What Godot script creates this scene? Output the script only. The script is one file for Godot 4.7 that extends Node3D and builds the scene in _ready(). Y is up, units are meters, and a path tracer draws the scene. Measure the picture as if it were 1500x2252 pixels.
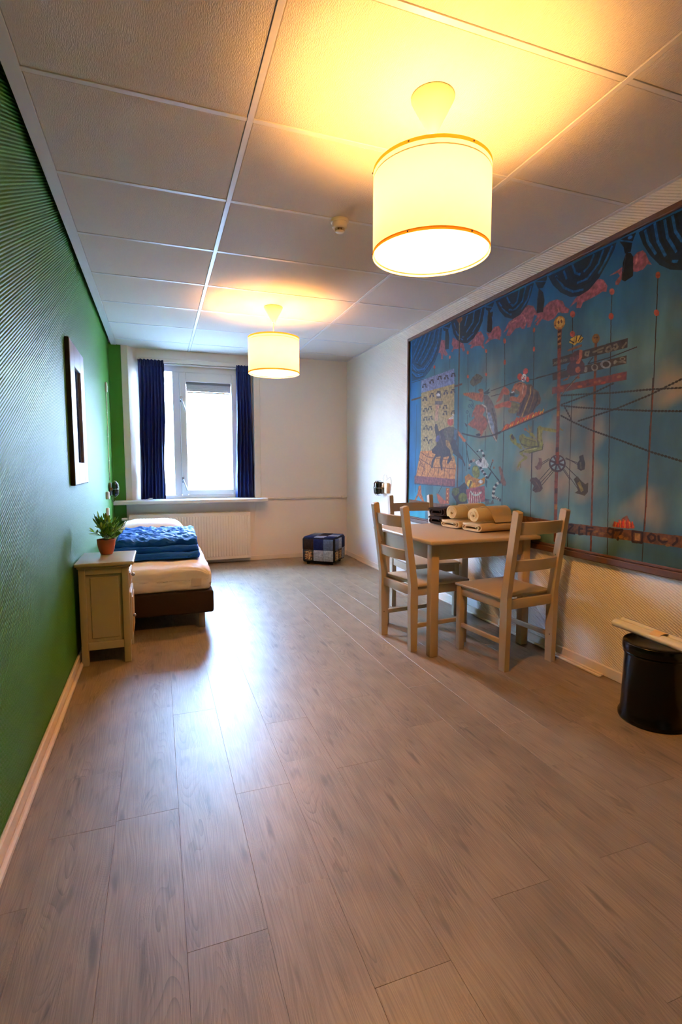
extends Node3D
# A long hostel bedroom: camera looks down the room to the window, green wall on the left, painted mural on the right.
# World: x to the right (left wall at -0.06, right wall at 2.815), y up, the camera stands at z = 0 and the room runs to z = -6.45.

const H := 2.564
const WL := -0.06
const WR := 2.815
const BK := -6.45
const FRONT := 1.7

var M := {}
var taken := {}
var rng := RandomNumberGenerator.new()

func _ready() -> void:
	rng.seed = 7
	var cam := Camera3D.new()
	cam.name = "camera"
	cam.fov = 90.14
	cam.near = 0.05
	cam.far = 200.0
	cam.position = Vector3(0.432, 1.199, 0.0)
	cam.rotation_degrees = Vector3(-5.147, -19.62, 0.0)
	add_child(cam)
	cam.current = true
	var we := WorldEnvironment.new()
	we.name = "environment"
	var env := Environment.new()
	env.background_mode = Environment.BG_SKY
	var sky := Sky.new()
	var sm := ProceduralSkyMaterial.new()
	sm.sky_top_color = Color(0.58, 0.77, 1.0)
	sm.sky_horizon_color = Color(0.80, 0.90, 1.0)
	sm.ground_bottom_color = Color(0.5, 0.52, 0.55)
	sm.ground_horizon_color = Color(0.80, 0.90, 1.0)
	sm.sun_angle_max = 0.1
	sky.sky_material = sm
	env.sky = sky
	env.background_energy_multiplier = SKY_ENERGY
	env.tonemap_mode = Environment.TONE_MAPPER_LINEAR
	env.tonemap_exposure = EXPOSURE
	env.sdfgi_enabled = true
	env.ssao_enabled = true
	env.ssil_enabled = true
	we.environment = env
	add_child(we)
	make_materials()
	build_shell()
	build_window()
	build_outside()
	build_mural()
	build_furniture()
	build_small_things()

const SKY_ENERGY := 130.0
const EXPOSURE := 1.25
const LAMP_ENERGY := 1.25
const LAMP_COLOR := Color(1.0, 0.705, 0.375)

# ---------------------------------------------------------------- helpers

func numbered(called: String) -> String:
	var n: int = taken.get(called, 0)
	taken[called] = n + 1
	return called if n == 0 else "%s_%03d" % [called, n]

func tag(o: Node, label: String, category: String, group := "", kind := "") -> void:
	o.set_meta("label", label)
	if category: o.set_meta("category", category)
	if group: o.set_meta("group", group)
	if kind: o.set_meta("kind", kind)

func thing(called: String, label: String, category: String, at := Vector3.ZERO, turn := 0.0, group := "") -> Node3D:
	var o := Node3D.new()
	o.name = numbered(called)
	add_child(o)
	o.position = at
	o.rotation_degrees.y = turn
	tag(o, label, category, group)
	return o

func struct(called: String, label: String, category: String) -> Node3D:
	var o := Node3D.new()
	o.name = called
	add_child(o)
	tag(o, label, category, "", "structure")
	return o

func part(called: String, mesh: Mesh, mat: Material, parent: Node, at := Vector3.ZERO, rot := Vector3.ZERO) -> MeshInstance3D:
	var o := MeshInstance3D.new()
	o.name = called
	o.mesh = mesh
	o.material_override = null
	o.set_surface_override_material(0, mat)
	parent.add_child(o, true)
	o.position = at
	o.rotation_degrees = rot
	return o

# a box given by its two corners, with chamfered edges
func slab(called: String, a: Vector3, b: Vector3, mat: Material, parent: Node, c := 0.002) -> MeshInstance3D:
	return part(called, bev((b - a).abs(), c), mat, parent, (a + b) / 2.0)

func mat(col: Color, rough := 0.6, metal := 0.0, spec := 0.5) -> StandardMaterial3D:
	var m := StandardMaterial3D.new()
	m.albedo_color = col
	m.roughness = rough
	m.metallic = metal
	m.metallic_specular = spec
	return m

func rgb8(r: int, g: int, b: int) -> Color:
	return Color(r / 255.0, g / 255.0, b / 255.0)

func commit_flat(tris: PackedVector3Array, uvs := PackedVector2Array()) -> ArrayMesh:
	var nor := PackedVector3Array()
	for i in range(0, tris.size(), 3):
		var n := (tris[i + 2] - tris[i]).cross(tris[i + 1] - tris[i]).normalized()
		nor.append(n); nor.append(n); nor.append(n)
	var arr := []
	arr.resize(Mesh.ARRAY_MAX)
	arr[Mesh.ARRAY_VERTEX] = tris
	arr[Mesh.ARRAY_NORMAL] = nor
	if uvs.size() == tris.size(): arr[Mesh.ARRAY_TEX_UV] = uvs
	var m := ArrayMesh.new()
	m.add_surface_from_arrays(Mesh.PRIMITIVE_TRIANGLES, arr)
	return m

func quad(t: PackedVector3Array, a: Vector3, b: Vector3, c: Vector3, d: Vector3) -> void:
	t.append(a); t.append(b); t.append(c)
	t.append(a); t.append(c); t.append(d)

var bev_cache := {}

# a chamfered box, 44 triangles; uv runs over x and z
func bev(s: Vector3, c := 0.002) -> ArrayMesh:
	var key := [s.snapped(Vector3.ONE * 0.0001), c]
	if bev_cache.has(key): return bev_cache[key]
	c = minf(c, minf(s.x, minf(s.y, s.z)) * 0.45)
	var h := s / 2.0
	var t := PackedVector3Array()
	for ax in 3:
		var u := (ax + 1) % 3
		var v := (ax + 2) % 3
		for sg in [-1.0, 1.0]:
			var pts: Array[Vector3] = []
			for k in [[-1.0, -1.0], [1.0, -1.0], [1.0, 1.0], [-1.0, 1.0]]:
				var p := Vector3.ZERO
				p[ax] = sg * h[ax]
				p[u] = k[0] * (h[u] - c)
				p[v] = k[1] * (h[v] - c)
				pts.append(p)
			if sg > 0: quad(t, pts[0], pts[3], pts[2], pts[1])
			else: quad(t, pts[0], pts[1], pts[2], pts[3])
		for su in [-1.0, 1.0]:
			for sv in [-1.0, 1.0]:
				var p := [Vector3.ZERO, Vector3.ZERO, Vector3.ZERO, Vector3.ZERO]
				for k in 4:
					var q := Vector3.ZERO
					q[ax] = (h[ax] - c) * (-1.0 if k == 0 or k == 3 else 1.0)
					if k < 2:
						q[u] = su * h[u]; q[v] = sv * (h[v] - c)
					else:
						q[u] = su * (h[u] - c); q[v] = sv * h[v]
					p[k] = q
				if su * sv > 0: quad(t, p[0], p[3], p[2], p[1])
				else: quad(t, p[0], p[1], p[2], p[3])
	for sx in [-1.0, 1.0]:
		for sy in [-1.0, 1.0]:
			for sz in [-1.0, 1.0]:
				var a := Vector3(sx * h.x, sy * (h.y - c), sz * (h.z - c))
				var b := Vector3(sx * (h.x - c), sy * h.y, sz * (h.z - c))
				var d := Vector3(sx * (h.x - c), sy * (h.y - c), sz * h.z)
				if sx * sy * sz > 0:
					t.append(a); t.append(d); t.append(b)
				else:
					t.append(a); t.append(b); t.append(d)
	var uv := PackedVector2Array()
	for p in t: uv.append(Vector2(p.x / s.x + 0.5, p.z / s.z + 0.5))
	var m := commit_flat(t, uv)
	bev_cache[key] = m
	return m

# a box with rounded edges of radius r; k steps in the rounding, m along each side; disp moves each point
func round_box(s: Vector3, r: float, k := 3, m := 1, disp = null) -> ArrayMesh:
	var h := s / 2.0
	r = minf(r, minf(h.x, minf(h.y, h.z)) * 0.999)
	var axes: Array[PackedFloat32Array] = []
	for ax in 3:
		var l := PackedFloat32Array()
		for i in k: l.append(-h[ax] + r * (1.0 - cos(i * PI / 2.0 / k)))
		for i in m + 1: l.append(lerpf(-h[ax] + r, h[ax] - r, float(i) / m))
		for i in range(k - 1, -1, -1): l.append(h[ax] - r * (1.0 - cos(i * PI / 2.0 / k)))
		axes.append(l)
	var st := SurfaceTool.new()
	st.begin(Mesh.PRIMITIVE_TRIANGLES)
	st.set_smooth_group(0)
	var inner := h - Vector3.ONE * r
	var place := func(p: Vector3) -> Vector3:
		var c := p.clamp(-inner, inner)
		var q := p
		if (p - c).length() > 1e-6: q = c + (p - c).normalized() * r
		if disp == null: return q
		return disp.call(q)
	for ax in 3:
		var u := (ax + 1) % 3
		var v := (ax + 2) % 3
		for sg in [-1.0, 1.0]:
			for i in axes[u].size() - 1:
				for j in axes[v].size() - 1:
					var c: Array[Vector3] = []
					for d in [[0, 0], [1, 0], [1, 1], [0, 1]]:
						var p := Vector3.ZERO
						p[ax] = sg * h[ax]
						p[u] = axes[u][i + d[0]]
						p[v] = axes[v][j + d[1]]
						c.append(place.call(p))
					var order := [0, 3, 2, 0, 2, 1] if sg > 0 else [0, 1, 2, 0, 2, 3]
					for o in order:
						st.set_uv(Vector2(c[o].x / s.x + 0.5, c[o].z / s.z + 0.5))
						st.add_vertex(c[o])
	st.generate_normals()
	return st.commit()

# turns a profile of (radius, height) points round the y axis; sharp corners where a point is repeated
func lathe(profile: Array, seg := 32) -> ArrayMesh:
	var st := SurfaceTool.new()
	st.begin(Mesh.PRIMITIVE_TRIANGLES)
	var g := 0
	for i in profile.size() - 1:
		var a: Vector2 = profile[i]
		var b: Vector2 = profile[i + 1]
		if a.is_equal_approx(b):
			g += 1
			continue
		st.set_smooth_group(g)
		for k in seg:
			var t0 := TAU * k / seg
			var t1 := TAU * (k + 1) / seg
			var p := [Vector3(a.x * cos(t0), a.y, a.x * sin(t0)), Vector3(b.x * cos(t0), b.y, b.x * sin(t0)), Vector3(b.x * cos(t1), b.y, b.x * sin(t1)), Vector3(a.x * cos(t1), a.y, a.x * sin(t1))]
			if a.x > 1e-6:
				for o in [0, 1, 3]: st.add_vertex(p[o])
			if b.x > 1e-6:
				for o in [1, 2, 3]: st.add_vertex(p[o])
	st.generate_normals()
	return st.commit()

# a round tube along a list of points
func tube(pts: Array, r: float, seg := 8) -> ArrayMesh:
	var st := SurfaceTool.new()
	st.begin(Mesh.PRIMITIVE_TRIANGLES)
	st.set_smooth_group(0)
	var rings := []
	for i in pts.size():
		var d: Vector3 = (pts[mini(i + 1, pts.size() - 1)] - pts[maxi(i - 1, 0)]).normalized()
		var s := d.cross(Vector3.UP if absf(d.y) < 0.9 else Vector3.RIGHT).normalized()
		var u := s.cross(d)
		var ring := []
		for k in seg: ring.append(pts[i] + (s * cos(TAU * k / seg) + u * sin(TAU * k / seg)) * r)
		rings.append(ring)
	for i in rings.size() - 1:
		for k in seg:
			var l := (k + 1) % seg
			for v in [rings[i][k], rings[i + 1][k], rings[i + 1][l], rings[i][k], rings[i + 1][l], rings[i][l]]: st.add_vertex(v)
	st.set_smooth_group(1)
	for e in [0, rings.size() - 1]:
		for k in seg - 2:
			for v in ([rings[e][0], rings[e][k + 1], rings[e][k + 2]] if e == 0 else [rings[e][0], rings[e][k + 2], rings[e][k + 1]]): st.add_vertex(v)
	st.generate_normals()
	return st.commit()

func curve(ctrl: Array, n := 24) -> Array:
	var c := Curve3D.new()
	for i in ctrl.size():
		var t: Vector3 = (ctrl[mini(i + 1, ctrl.size() - 1)] - ctrl[maxi(i - 1, 0)]) / 6.0
		c.add_point(ctrl[i], -t, t)
	var out := []
	for i in n + 1: out.append(c.sample_baked(c.get_baked_length() * i / n))
	return out

# a sheet of cloth of real thickness: f(u, v) -> Vector3, u and v from 0 to 1
func sheet(nu: int, nv: int, th: float, f: Callable) -> ArrayMesh:
	var P := []
	var N := []
	for i in nu + 1:
		var row := []
		for j in nv + 1: row.append(f.call(float(i) / nu, float(j) / nv))
		P.append(row)
	for i in nu + 1:
		var row := []
		for j in nv + 1:
			var du: Vector3 = P[mini(i + 1, nu)][j] - P[maxi(i - 1, 0)][j]
			var dv: Vector3 = P[i][mini(j + 1, nv)] - P[i][maxi(j - 1, 0)]
			row.append(du.cross(dv).normalized())
		N.append(row)
	var st := SurfaceTool.new()
	st.begin(Mesh.PRIMITIVE_TRIANGLES)
	for side in [1.0, -1.0]:
		st.set_smooth_group(0 if side > 0 else 1)
		for i in nu:
			for j in nv:
				var q := []
				for d in [[0, 0], [1, 0], [1, 1], [0, 1]]: q.append(P[i + d[0]][j + d[1]] + N[i + d[0]][j + d[1]] * th * 0.5 * side)
				for o in ([0, 2, 1, 0, 3, 2] if side > 0 else [0, 1, 2, 0, 2, 3]):
					st.set_uv(Vector2((i + [0, 1, 1, 0][o]) / float(nu), (j + [0, 0, 1, 1][o]) / float(nv)))
					st.add_vertex(q[o])
	st.set_smooth_group(2)
	var rim := []
	for i in nu: rim.append([i, 0, i + 1, 0])
	for j in nv: rim.append([nu, j, nu, j + 1])
	for i in nu: rim.append([nu - i, nv, nu - i - 1, nv])
	for j in nv: rim.append([0, nv - j, 0, nv - j - 1])
	for e in rim:
		var a: Vector3 = P[e[0]][e[1]]
		var b: Vector3 = P[e[2]][e[3]]
		var na: Vector3 = N[e[0]][e[1]] * th * 0.5
		var nb: Vector3 = N[e[2]][e[3]] * th * 0.5
		for v in [a + na, a - na, b - nb, a + na, b - nb, b + nb]: st.add_vertex(v)
	st.generate_normals()
	return st.commit()

# a flat outline in x and y, extruded by depth along z (centred)
func prism(poly: PackedVector2Array, depth: float) -> ArrayMesh:
	var t := PackedVector3Array()
	if Geometry2D.is_polygon_clockwise(poly): poly.reverse()
	var idx := Geometry2D.triangulate_polygon(poly)
	for i in range(0, idx.size(), 3):
		var a := poly[idx[i]]
		var b := poly[idx[i + 1]]
		var c := poly[idx[i + 2]]
		if (b - a).cross(c - a) < 0:
			var s := b
			b = c
			c = s
		for v in [a, c, b]: t.append(Vector3(v.x, v.y, depth / 2))
		for v in [a, b, c]: t.append(Vector3(v.x, v.y, -depth / 2))
	for i in poly.size():
		var a := poly[i]
		var b := poly[(i + 1) % poly.size()]
		quad(t, Vector3(a.x, a.y, -depth / 2), Vector3(a.x, a.y, depth / 2), Vector3(b.x, b.y, depth / 2), Vector3(b.x, b.y, -depth / 2))
	return commit_flat(t)

func ball(r: float, sq := Vector3.ONE, n := 10) -> ArrayMesh:
	var prof := []
	for i in n + 1: prof.append(Vector2(maxf(0.0, r * sin(PI * i / n)), -r * cos(PI * i / n)))
	var m := lathe(prof, 2 * n)
	if sq == Vector3.ONE: return m
	var st := SurfaceTool.new()
	st.append_from(m, 0, Transform3D(Basis.from_scale(sq), Vector3.ZERO))
	return st.commit()

func noise(freq: float, seed_ := 1, octaves := 3) -> FastNoiseLite:
	var n := FastNoiseLite.new()
	n.noise_type = FastNoiseLite.TYPE_SIMPLEX_SMOOTH
	n.frequency = freq
	n.seed = seed_
	n.fractal_octaves = octaves
	return n

func from_bytes(w: int, h: int, b: PackedByteArray, grey := false) -> ImageTexture:
	return ImageTexture.create_from_image(Image.create_from_data(w, h, false, Image.FORMAT_L8 if grey else Image.FORMAT_RGB8, b))

# ---------------------------------------------------------------- materials

const WOOD_W := 224
const WOOD_L := 1600

# one laminate board, seen from above: across is u, along is v. Returns [colour, height]
func wood_board(sd: int) -> Array:
	var r := RandomNumberGenerator.new()
	r.seed = 100 + sd
	var warp := noise(1.0, sd * 7 + 1, 2)
	var fine := noise(1.0, sd * 7 + 2, 3)
	var blot := noise(1.0, sd * 7 + 3, 2)
	var cu := r.randf_range(0.25, 0.75)
	var tone := 1.0 + r.randf_range(-0.03, 0.03)
	var col := PackedByteArray()
	var hgt := PackedByteArray()
	col.resize(WOOD_W * WOOD_L * 3)
	hgt.resize(WOOD_W * WOOD_L)
	var ci := 0
	for y in WOOD_L:
		var v := float(y) / WOOD_L
		var mid := cu + 0.22 * warp.get_noise_2d(3.7, v * 1.6)
		for x in WOOD_W:
			var u := float(x) / WOOD_W
			var w := warp.get_noise_2d(u * 1.6, v * 1.8)
			var t := absf(u - mid)
			# growth rings cut lengthwise: long arches along the board
			var s := (v * 1.3 + t * t * 8.0 + w * 0.4) * 9.0
			s = s - floorf(s)
			var line := s * s * s * s
			var mask := clampf(0.35 + 1.3 * blot.get_noise_2d(u * 1.6 + 9.0, v * 3.0), 0.0, 1.0)
			var f := fine.get_noise_2d(u * 46.0 + w * 4.0, v * 5.0)
			var b := blot.get_noise_2d(u * 1.7, v * 5.0 + 5.0)
			# dark mineral streaks and small elongated knots
			var k := clampf(warp.get_noise_2d(u * 4.5 + 20.0, v * 5.0 + sd) * 2.4 - 1.05, 0.0, 1.0)
			var dark := k * (0.16 + 0.22 * clampf(f + 0.3, 0.0, 1.0))
			var g := tone * (1.0 + 0.17 * f + 0.08 * b - 0.22 * line * mask - dark)
			g = clampf(g, 0.3, 1.25)
			var warm := 0.03 * b + 0.10 * (1.0 - g)
			col[ci] = int(clampf(134.0 * g * (1.0 + warm * 0.25), 0, 255))
			col[ci + 1] = int(clampf(117.0 * g, 0, 255))
			col[ci + 2] = int(clampf(95.0 * g * (1.0 - warm * 0.35), 0, 255))
			hgt[y * WOOD_W + x] = int(clampf(150.0 + 90.0 * f - 70.0 * line * mask, 0, 255))
			ci += 3
	return [from_bytes(WOOD_W, WOOD_L, col), from_bytes(WOOD_W, WOOD_L, hgt, true)]

func weave_height() -> ImageTexture:
	var n := 384
	var b := PackedByteArray()
	b.resize(n * n)
	var nz := noise(0.02, 5, 2)
	for y in n:
		var v := float(y) / n
		for x in n:
			var u := float(x) / n
			var jit := 0.05 * nz.get_noise_2d(x, y)
			var rib := 0.5 + 0.5 * sin(TAU * (14.0 * v + 7.0 * u + jit))
			var cross := 0.5 + 0.5 * sin(TAU * (30.0 * u - 4.0 * v))
			var h := rib * (0.72 + 0.28 * cross) + 0.12 * nz.get_noise_2d(x * 4.0, y * 4.0)
			b[y * n + x] = int(clampf(h * 210.0 + 15.0, 0, 255))
	return from_bytes(n, n, b, true)

func seamless(freq: float, sd: int, size := 512, octaves := 3, warp := 0.0) -> ImageTexture:
	var nz := noise(freq, sd, octaves)
	if warp > 0.0:
		nz.domain_warp_enabled = true
		nz.domain_warp_amplitude = warp
		nz.domain_warp_frequency = freq * 0.4
	return ImageTexture.create_from_image(nz.get_seamless_image(size, size))

func relief(m: StandardMaterial3D, tex: Texture2D, cm: float, scale: Vector3, world := true) -> StandardMaterial3D:
	m.heightmap_enabled = true
	m.heightmap_texture = tex
	m.heightmap_scale = cm
	m.uv1_triplanar = true
	m.uv1_world_triplanar = world
	m.uv1_scale = scale
	return m

func make_materials() -> void:
	var weave := weave_height()
	var fissure := seamless(0.05, 3, 512, 3, 30.0)
	var grain := seamless(0.06, 11, 512, 4)
	M.weave = weave
	M.boards = []
	for i in 4:
		var wb := wood_board(i)
		for k in 3:
			var m := mat(Color.WHITE, 0.43, 0.0, 0.6)
			m.albedo_texture = wb[0]
			m.heightmap_enabled = true
			m.heightmap_texture = wb[1]
			m.heightmap_scale = 0.022
			m.uv1_offset = Vector3(0.0, 0.37 * k, 0.0)
			var tint: float = [1.0, 0.975, 1.0][k]
			m.albedo_color = Color(tint, tint, tint) if tint <= 1.0 else Color.WHITE
			M.boards.append(m)
	M.white_wall = relief(mat(rgb8(234, 228, 219), 0.55), weave, 0.22, Vector3.ONE * 5.0)
	M.plain_wall = mat(rgb8(236, 227, 217), 0.6)
	M.green = relief(mat(rgb8(62, 112, 34), 0.44, 0.0, 0.24), weave, 0.34, Vector3.ONE * 5.0)
	M.green_plain = mat(rgb8(62, 112, 34), 0.42, 0.0, 0.3)
	M.tile = relief(mat(rgb8(226, 220, 213), 0.9, 0.0, 0.2), fissure, 0.16, Vector3(11.0, 4.0, 1.9))
	M.bar = mat(rgb8(228, 228, 230), 0.35)
	M.plenum = mat(rgb8(60, 56, 52), 0.9)
	M.trim = mat(rgb8(226, 214, 196), 0.35)
	M.skirt = mat(rgb8(224, 208, 188), 0.3)
	M.frame_white = mat(rgb8(228, 226, 222), 0.35)
	M.sill = mat(rgb8(232, 230, 228), 0.3)
	M.radiator = mat(rgb8(236, 230, 222), 0.35)
	M.dark_gap = mat(rgb8(28, 26, 24), 0.8)
	var glass := mat(Color(1, 1, 1, 0.05), 0.0)
	glass.transparency = BaseMaterial3D.TRANSPARENCY_ALPHA
	M.glass = glass
	M.chair = relief(mat(rgb8(186, 168, 142), 0.42), grain, 0.006, Vector3(30, 6, 30), false)
	M.table = relief(mat(rgb8(186, 164, 134), 0.33), grain, 0.006, Vector3(30, 30, 6), false)
	M.stand = mat(rgb8(168, 160, 132), 0.4)
	M.stand_top = mat(rgb8(168, 160, 132), 0.22, 0.0, 0.6)
	M.rattan = relief(mat(rgb8(176, 140, 84), 0.7), grain, 0.08, Vector3(12, 12, 12), false)
	var linen := seamless(0.12, 21, 256, 2)
	M.linen_height = linen
	M.sheet = relief(mat(rgb8(236, 232, 228), 0.85, 0.0, 0.3), linen, 0.02, Vector3(4, 4, 4), false)
	M.pillow = relief(mat(rgb8(240, 238, 238), 0.85, 0.0, 0.3), linen, 0.02, Vector3(5, 5, 5), false)
	M.sheet_label = mat(rgb8(214, 206, 200), 0.7)
	M.duvet = relief(mat(rgb8(0, 78, 172), 0.65, 0.0, 0.3), linen, 0.05, Vector3(5, 5, 5), false)
	M.curtain = relief(mat(rgb8(16, 34, 84), 0.6, 0.0, 0.5), linen, 0.03, Vector3(9, 9, 9), false)
	M.curtain.backlight_enabled = true
	M.curtain.backlight = Color(0.04, 0.06, 0.14)
	M.bed_base = relief(mat(rgb8(52, 40, 34), 0.9, 0.0, 0.2), linen, 0.05, Vector3(12, 12, 12), false)
	M.steel = mat(rgb8(150, 148, 146), 0.38, 0.9)
	M.chrome = mat(rgb8(200, 198, 194), 0.15, 1.0)
	M.black_gloss = mat(rgb8(7, 6, 6), 0.2, 0.0, 0.35)
	M.black_matt = mat(rgb8(16, 14, 14), 0.6)
	M.dark_glass = mat(rgb8(14, 14, 18), 0.06, 0.0, 0.6)
	M.white_plastic = mat(rgb8(232, 226, 214), 0.35)
	M.cream_plastic = mat(rgb8(226, 208, 176), 0.4)
	M.terracotta = relief(mat(rgb8(172, 82, 46), 0.75), grain, 0.02, Vector3(9, 9, 9), false)
	M.soil = mat(rgb8(38, 28, 20), 0.95)
	M.stem = mat(rgb8(96, 98, 40), 0.7)
	M.leaves = []
	for c in [rgb8(70, 136, 32), rgb8(112, 172, 44), rgb8(44, 100, 32), rgb8(160, 192, 66)]:
		var lf := mat(c, 0.4)
		lf.backlight_enabled = true
		lf.backlight = Color(0.25, 0.4, 0.08)
		M.leaves.append(lf)
	M.frame_grey = relief(mat(rgb8(150, 146, 158), 0.34, 0.3), grain, 0.03, Vector3(14, 2, 14), false)
	M.frame_side = mat(rgb8(20, 15, 20), 0.5)
	M.mirror = mat(rgb8(30, 52, 62), 0.05, 0.9)
	M.mural_frame = relief(mat(rgb8(84, 52, 30), 0.5), grain, 0.03, Vector3(10, 10, 2), false)
	M.towel = relief(mat(rgb8(208, 184, 142), 0.95, 0.0, 0.2), linen, 0.06, Vector3(16, 16, 16), false)
	M.towel.rim_enabled = true
	M.towel.rim = 0.3
	M.towel_in = relief(mat(rgb8(226, 206, 158), 0.95, 0.0, 0.2), linen, 0.06, Vector3(16, 16, 16), false)
	M.brown_towel = relief(mat(rgb8(44, 28, 20), 0.95, 0.0, 0.2), linen, 0.06, Vector3(16, 16, 16), false)
	M.brown_towel.rim_enabled = true
	M.brown_towel.rim = 0.25
	var shade := mat(rgb8(253, 244, 222), 0.85, 0.0, 0.2)
	shade.backlight_enabled = true
	shade.backlight = Color(0.58, 0.58, 0.57)
	M.shade = shade
	var band := mat(rgb8(228, 176, 84), 0.8, 0.0, 0.2)
	band.backlight_enabled = true
	band.backlight = Color(0.95, 0.68, 0.26)
	M.band = band
	M.lamp_cup = mat(rgb8(242, 228, 196), 0.45)
	var bulb := mat(rgb8(255, 240, 214), 0.4)
	bulb.emission_enabled = true
	bulb.emission = LAMP_COLOR
	bulb.emission_energy_multiplier = 12.0
	M.bulb = bulb
	M.facade = mat(rgb8(238, 238, 236), 0.8)
	M.facade_line = mat(rgb8(150, 152, 156), 0.8)
	M.facade_glass = mat(rgb8(120, 130, 140), 0.2)
	var poly := mat(Color(0.97, 0.97, 0.97, 0.72), 0.14, 0.0, 0.7)
	poly.transparency = BaseMaterial3D.TRANSPARENCY_ALPHA
	M.polythene = poly
	M.paper = mat(rgb8(226, 200, 170), 0.8)

# ---------------------------------------------------------------- the room

func build_shell() -> void:
	# floor: laminate boards running to the window
	var fl := struct("floor", "greyish oak laminate floor boards running toward the window", "floor")
	slab("subfloor", Vector3(WL - 0.1, -0.12, FRONT + 0.1), Vector3(WR + 0.1, -0.009, BK - 0.3), M.dark_gap, fl, 0.001)
	var wide := 0.2015
	var long := 1.285
	var first := {0: -1.77, 1: -1.79, 2: -1.22, 3: -1.80, 4: -2.27, 5: -1.826, 6: -1.10, 7: -2.02, 8: -2.40, 9: -1.89, 10: -1.33, 11: -2.16, 12: -1.55, 13: -2.3}
	for i in range(-1, 14):
		var x0 := maxf(0.06 + wide * i, WL)
		var x1 := minf(0.06 + wide * (i + 1), WR)
		if x1 - x0 < 0.01: continue
		var z: float = first.get(i, -1.5)
		while z < FRONT: z += long
		while z > BK - 0.02:
			var za := minf(z, FRONT)
			var zb := maxf(z - long, BK - 0.02)
			if za - zb > 0.01:
				var m: Material = M.boards[rng.randi() % M.boards.size()]
				var b := part("floor_board", bev(Vector3(x1 - x0 - 0.0004, 0.009, za - zb - 0.0004), 0.0005), m, fl, Vector3((x0 + x1) / 2, -0.0045, (za + zb) / 2))
				if rng.randf() < 0.5: b.rotation_degrees.y = 180.0
			z -= long
	# side walls
	var wl := struct("wall_left", "glossy green wall of ribbed woven wallpaper", "wall")
	slab("wallpaper", Vector3(WL - 0.12, -0.1, FRONT + 0.1), Vector3(WL, H + 0.3, BK - 0.3), M.green, wl, 0.001)
	slab("corner_return", Vector3(WL, 0.0, -6.43), Vector3(0.069, H + 0.02, BK - 0.02), M.green_plain, wl, 0.001)
	var wr := struct("wall_right", "white ribbed wallpaper wall behind the painted mural", "wall")
	slab("wallpaper", Vector3(WR, -0.1, FRONT + 0.1), Vector3(WR + 0.12, H + 0.3, BK - 0.3), M.white_wall, wr, 0.001)
	var wf := struct("wall_front", "green painted wall opposite the window", "wall")
	slab("plaster", Vector3(WL - 0.12, -0.1, FRONT), Vector3(WR + 0.12, H + 0.3, FRONT + 0.12), M.green_plain, wf, 0.001)
	var dr := struct("door_1", "plain white room door opposite the window", "door")
	slab("door_leaf", Vector3(0.95, 0.005, FRONT - 0.03), Vector3(1.85, 2.08, FRONT), M.trim, dr, 0.003)
	for x in [0.88, 1.85]: slab("door_post", Vector3(x, 0.0, FRONT - 0.04), Vector3(x + 0.07, 2.15, FRONT), M.trim, dr, 0.004)
	slab("door_head", Vector3(0.88, 2.08, FRONT - 0.04), Vector3(1.92, 2.15, FRONT), M.trim, dr, 0.004)
	part("door_handle", tube([Vector3(1.02, 1.04, FRONT - 0.03), Vector3(1.02, 1.04, FRONT - 0.08), Vector3(1.14, 1.04, FRONT - 0.08)], 0.009), M.chrome, dr)
	# back wall round the window
	var wb := struct("wall_back", "smooth white wall around the window", "wall")
	slab("wall_panel", Vector3(1.577, -0.1, BK), Vector3(WR + 0.05, H + 0.3, BK - 0.3), M.plain_wall, wb, 0.001)
	slab("parapet", Vector3(WL - 0.05, -0.1, BK), Vector3(1.577, 0.757, BK - 0.3), M.plain_wall, wb, 0.001)
	slab("window_post", Vector3(WL - 0.05, 0.757, BK), Vector3(0.14, H + 0.3, BK - 0.3), M.plain_wall, wb, 0.001)
	slab("post_board", Vector3(0.069, 0.80, -6.43), Vector3(0.14, H + 0.02, BK + 0.001), M.trim, wb, 0.003)
	slab("header", Vector3(0.14, 2.44, -6.535), Vector3(1.577, H + 0.3, BK - 0.3), M.plain_wall, wb, 0.002)
	slab("header_board", Vector3(0.25, 2.415, -6.50), Vector3(1.577, 2.462, -6.54), M.trim, wb, 0.003)
	var sp := PackedVector2Array([Vector2(0.14, -6.43), Vector2(0.252, -6.56), Vector2(0.252, -6.74), Vector2(0.14, -6.74)])
	part("splayed_reveal", prism(sp, H - 0.80), M.trim, wb, Vector3(0, 0.80 + (H - 0.80) / 2, 0), Vector3(90, 0, 0))
	slab("casing_board", Vector3(1.577, 0.80, BK + 0.012), Vector3(1.652, H + 0.01, BK - 0.01), M.trim, wb, 0.003)
	# dado rail, sill, baseboards
	var sl := struct("trim_1", "deep white window sill board above the radiator", "window sill")
	slab("sill_board", Vector3(WL, 0.757, -6.27), Vector3(1.71, 0.80, -6.70), M.sill, sl, 0.006)
	var dd := struct("trim_2", "narrow cream rail along the back wall beside the sill", "rail")
	slab("rail", Vector3(1.71, 0.778, BK + 0.028), Vector3(WR, 0.80, BK), M.trim, dd, 0.004)
	slab("rail_end", Vector3(2.73, 0.772, BK + 0.034), Vector3(2.78, 0.806, BK), M.trim, dd, 0.004)
	var bl := struct("baseboard_left", "cream painted baseboard with lower strip along the green wall", "baseboard")
	slab("board", Vector3(WL, 0.0, FRONT), Vector3(WL + 0.016, 0.068, -6.43), M.skirt, bl, 0.005)
	slab("floor_strip", Vector3(WL + 0.016, 0.0, FRONT), Vector3(WL + 0.034, 0.026, -6.43), M.skirt, bl, 0.006)
	var br := struct("baseboard_right", "cream painted baseboard under the mural wall", "baseboard")
	slab("board", Vector3(WR - 0.014, 0.0, FRONT), Vector3(WR, 0.06, BK), M.trim, br, 0.004)
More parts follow.
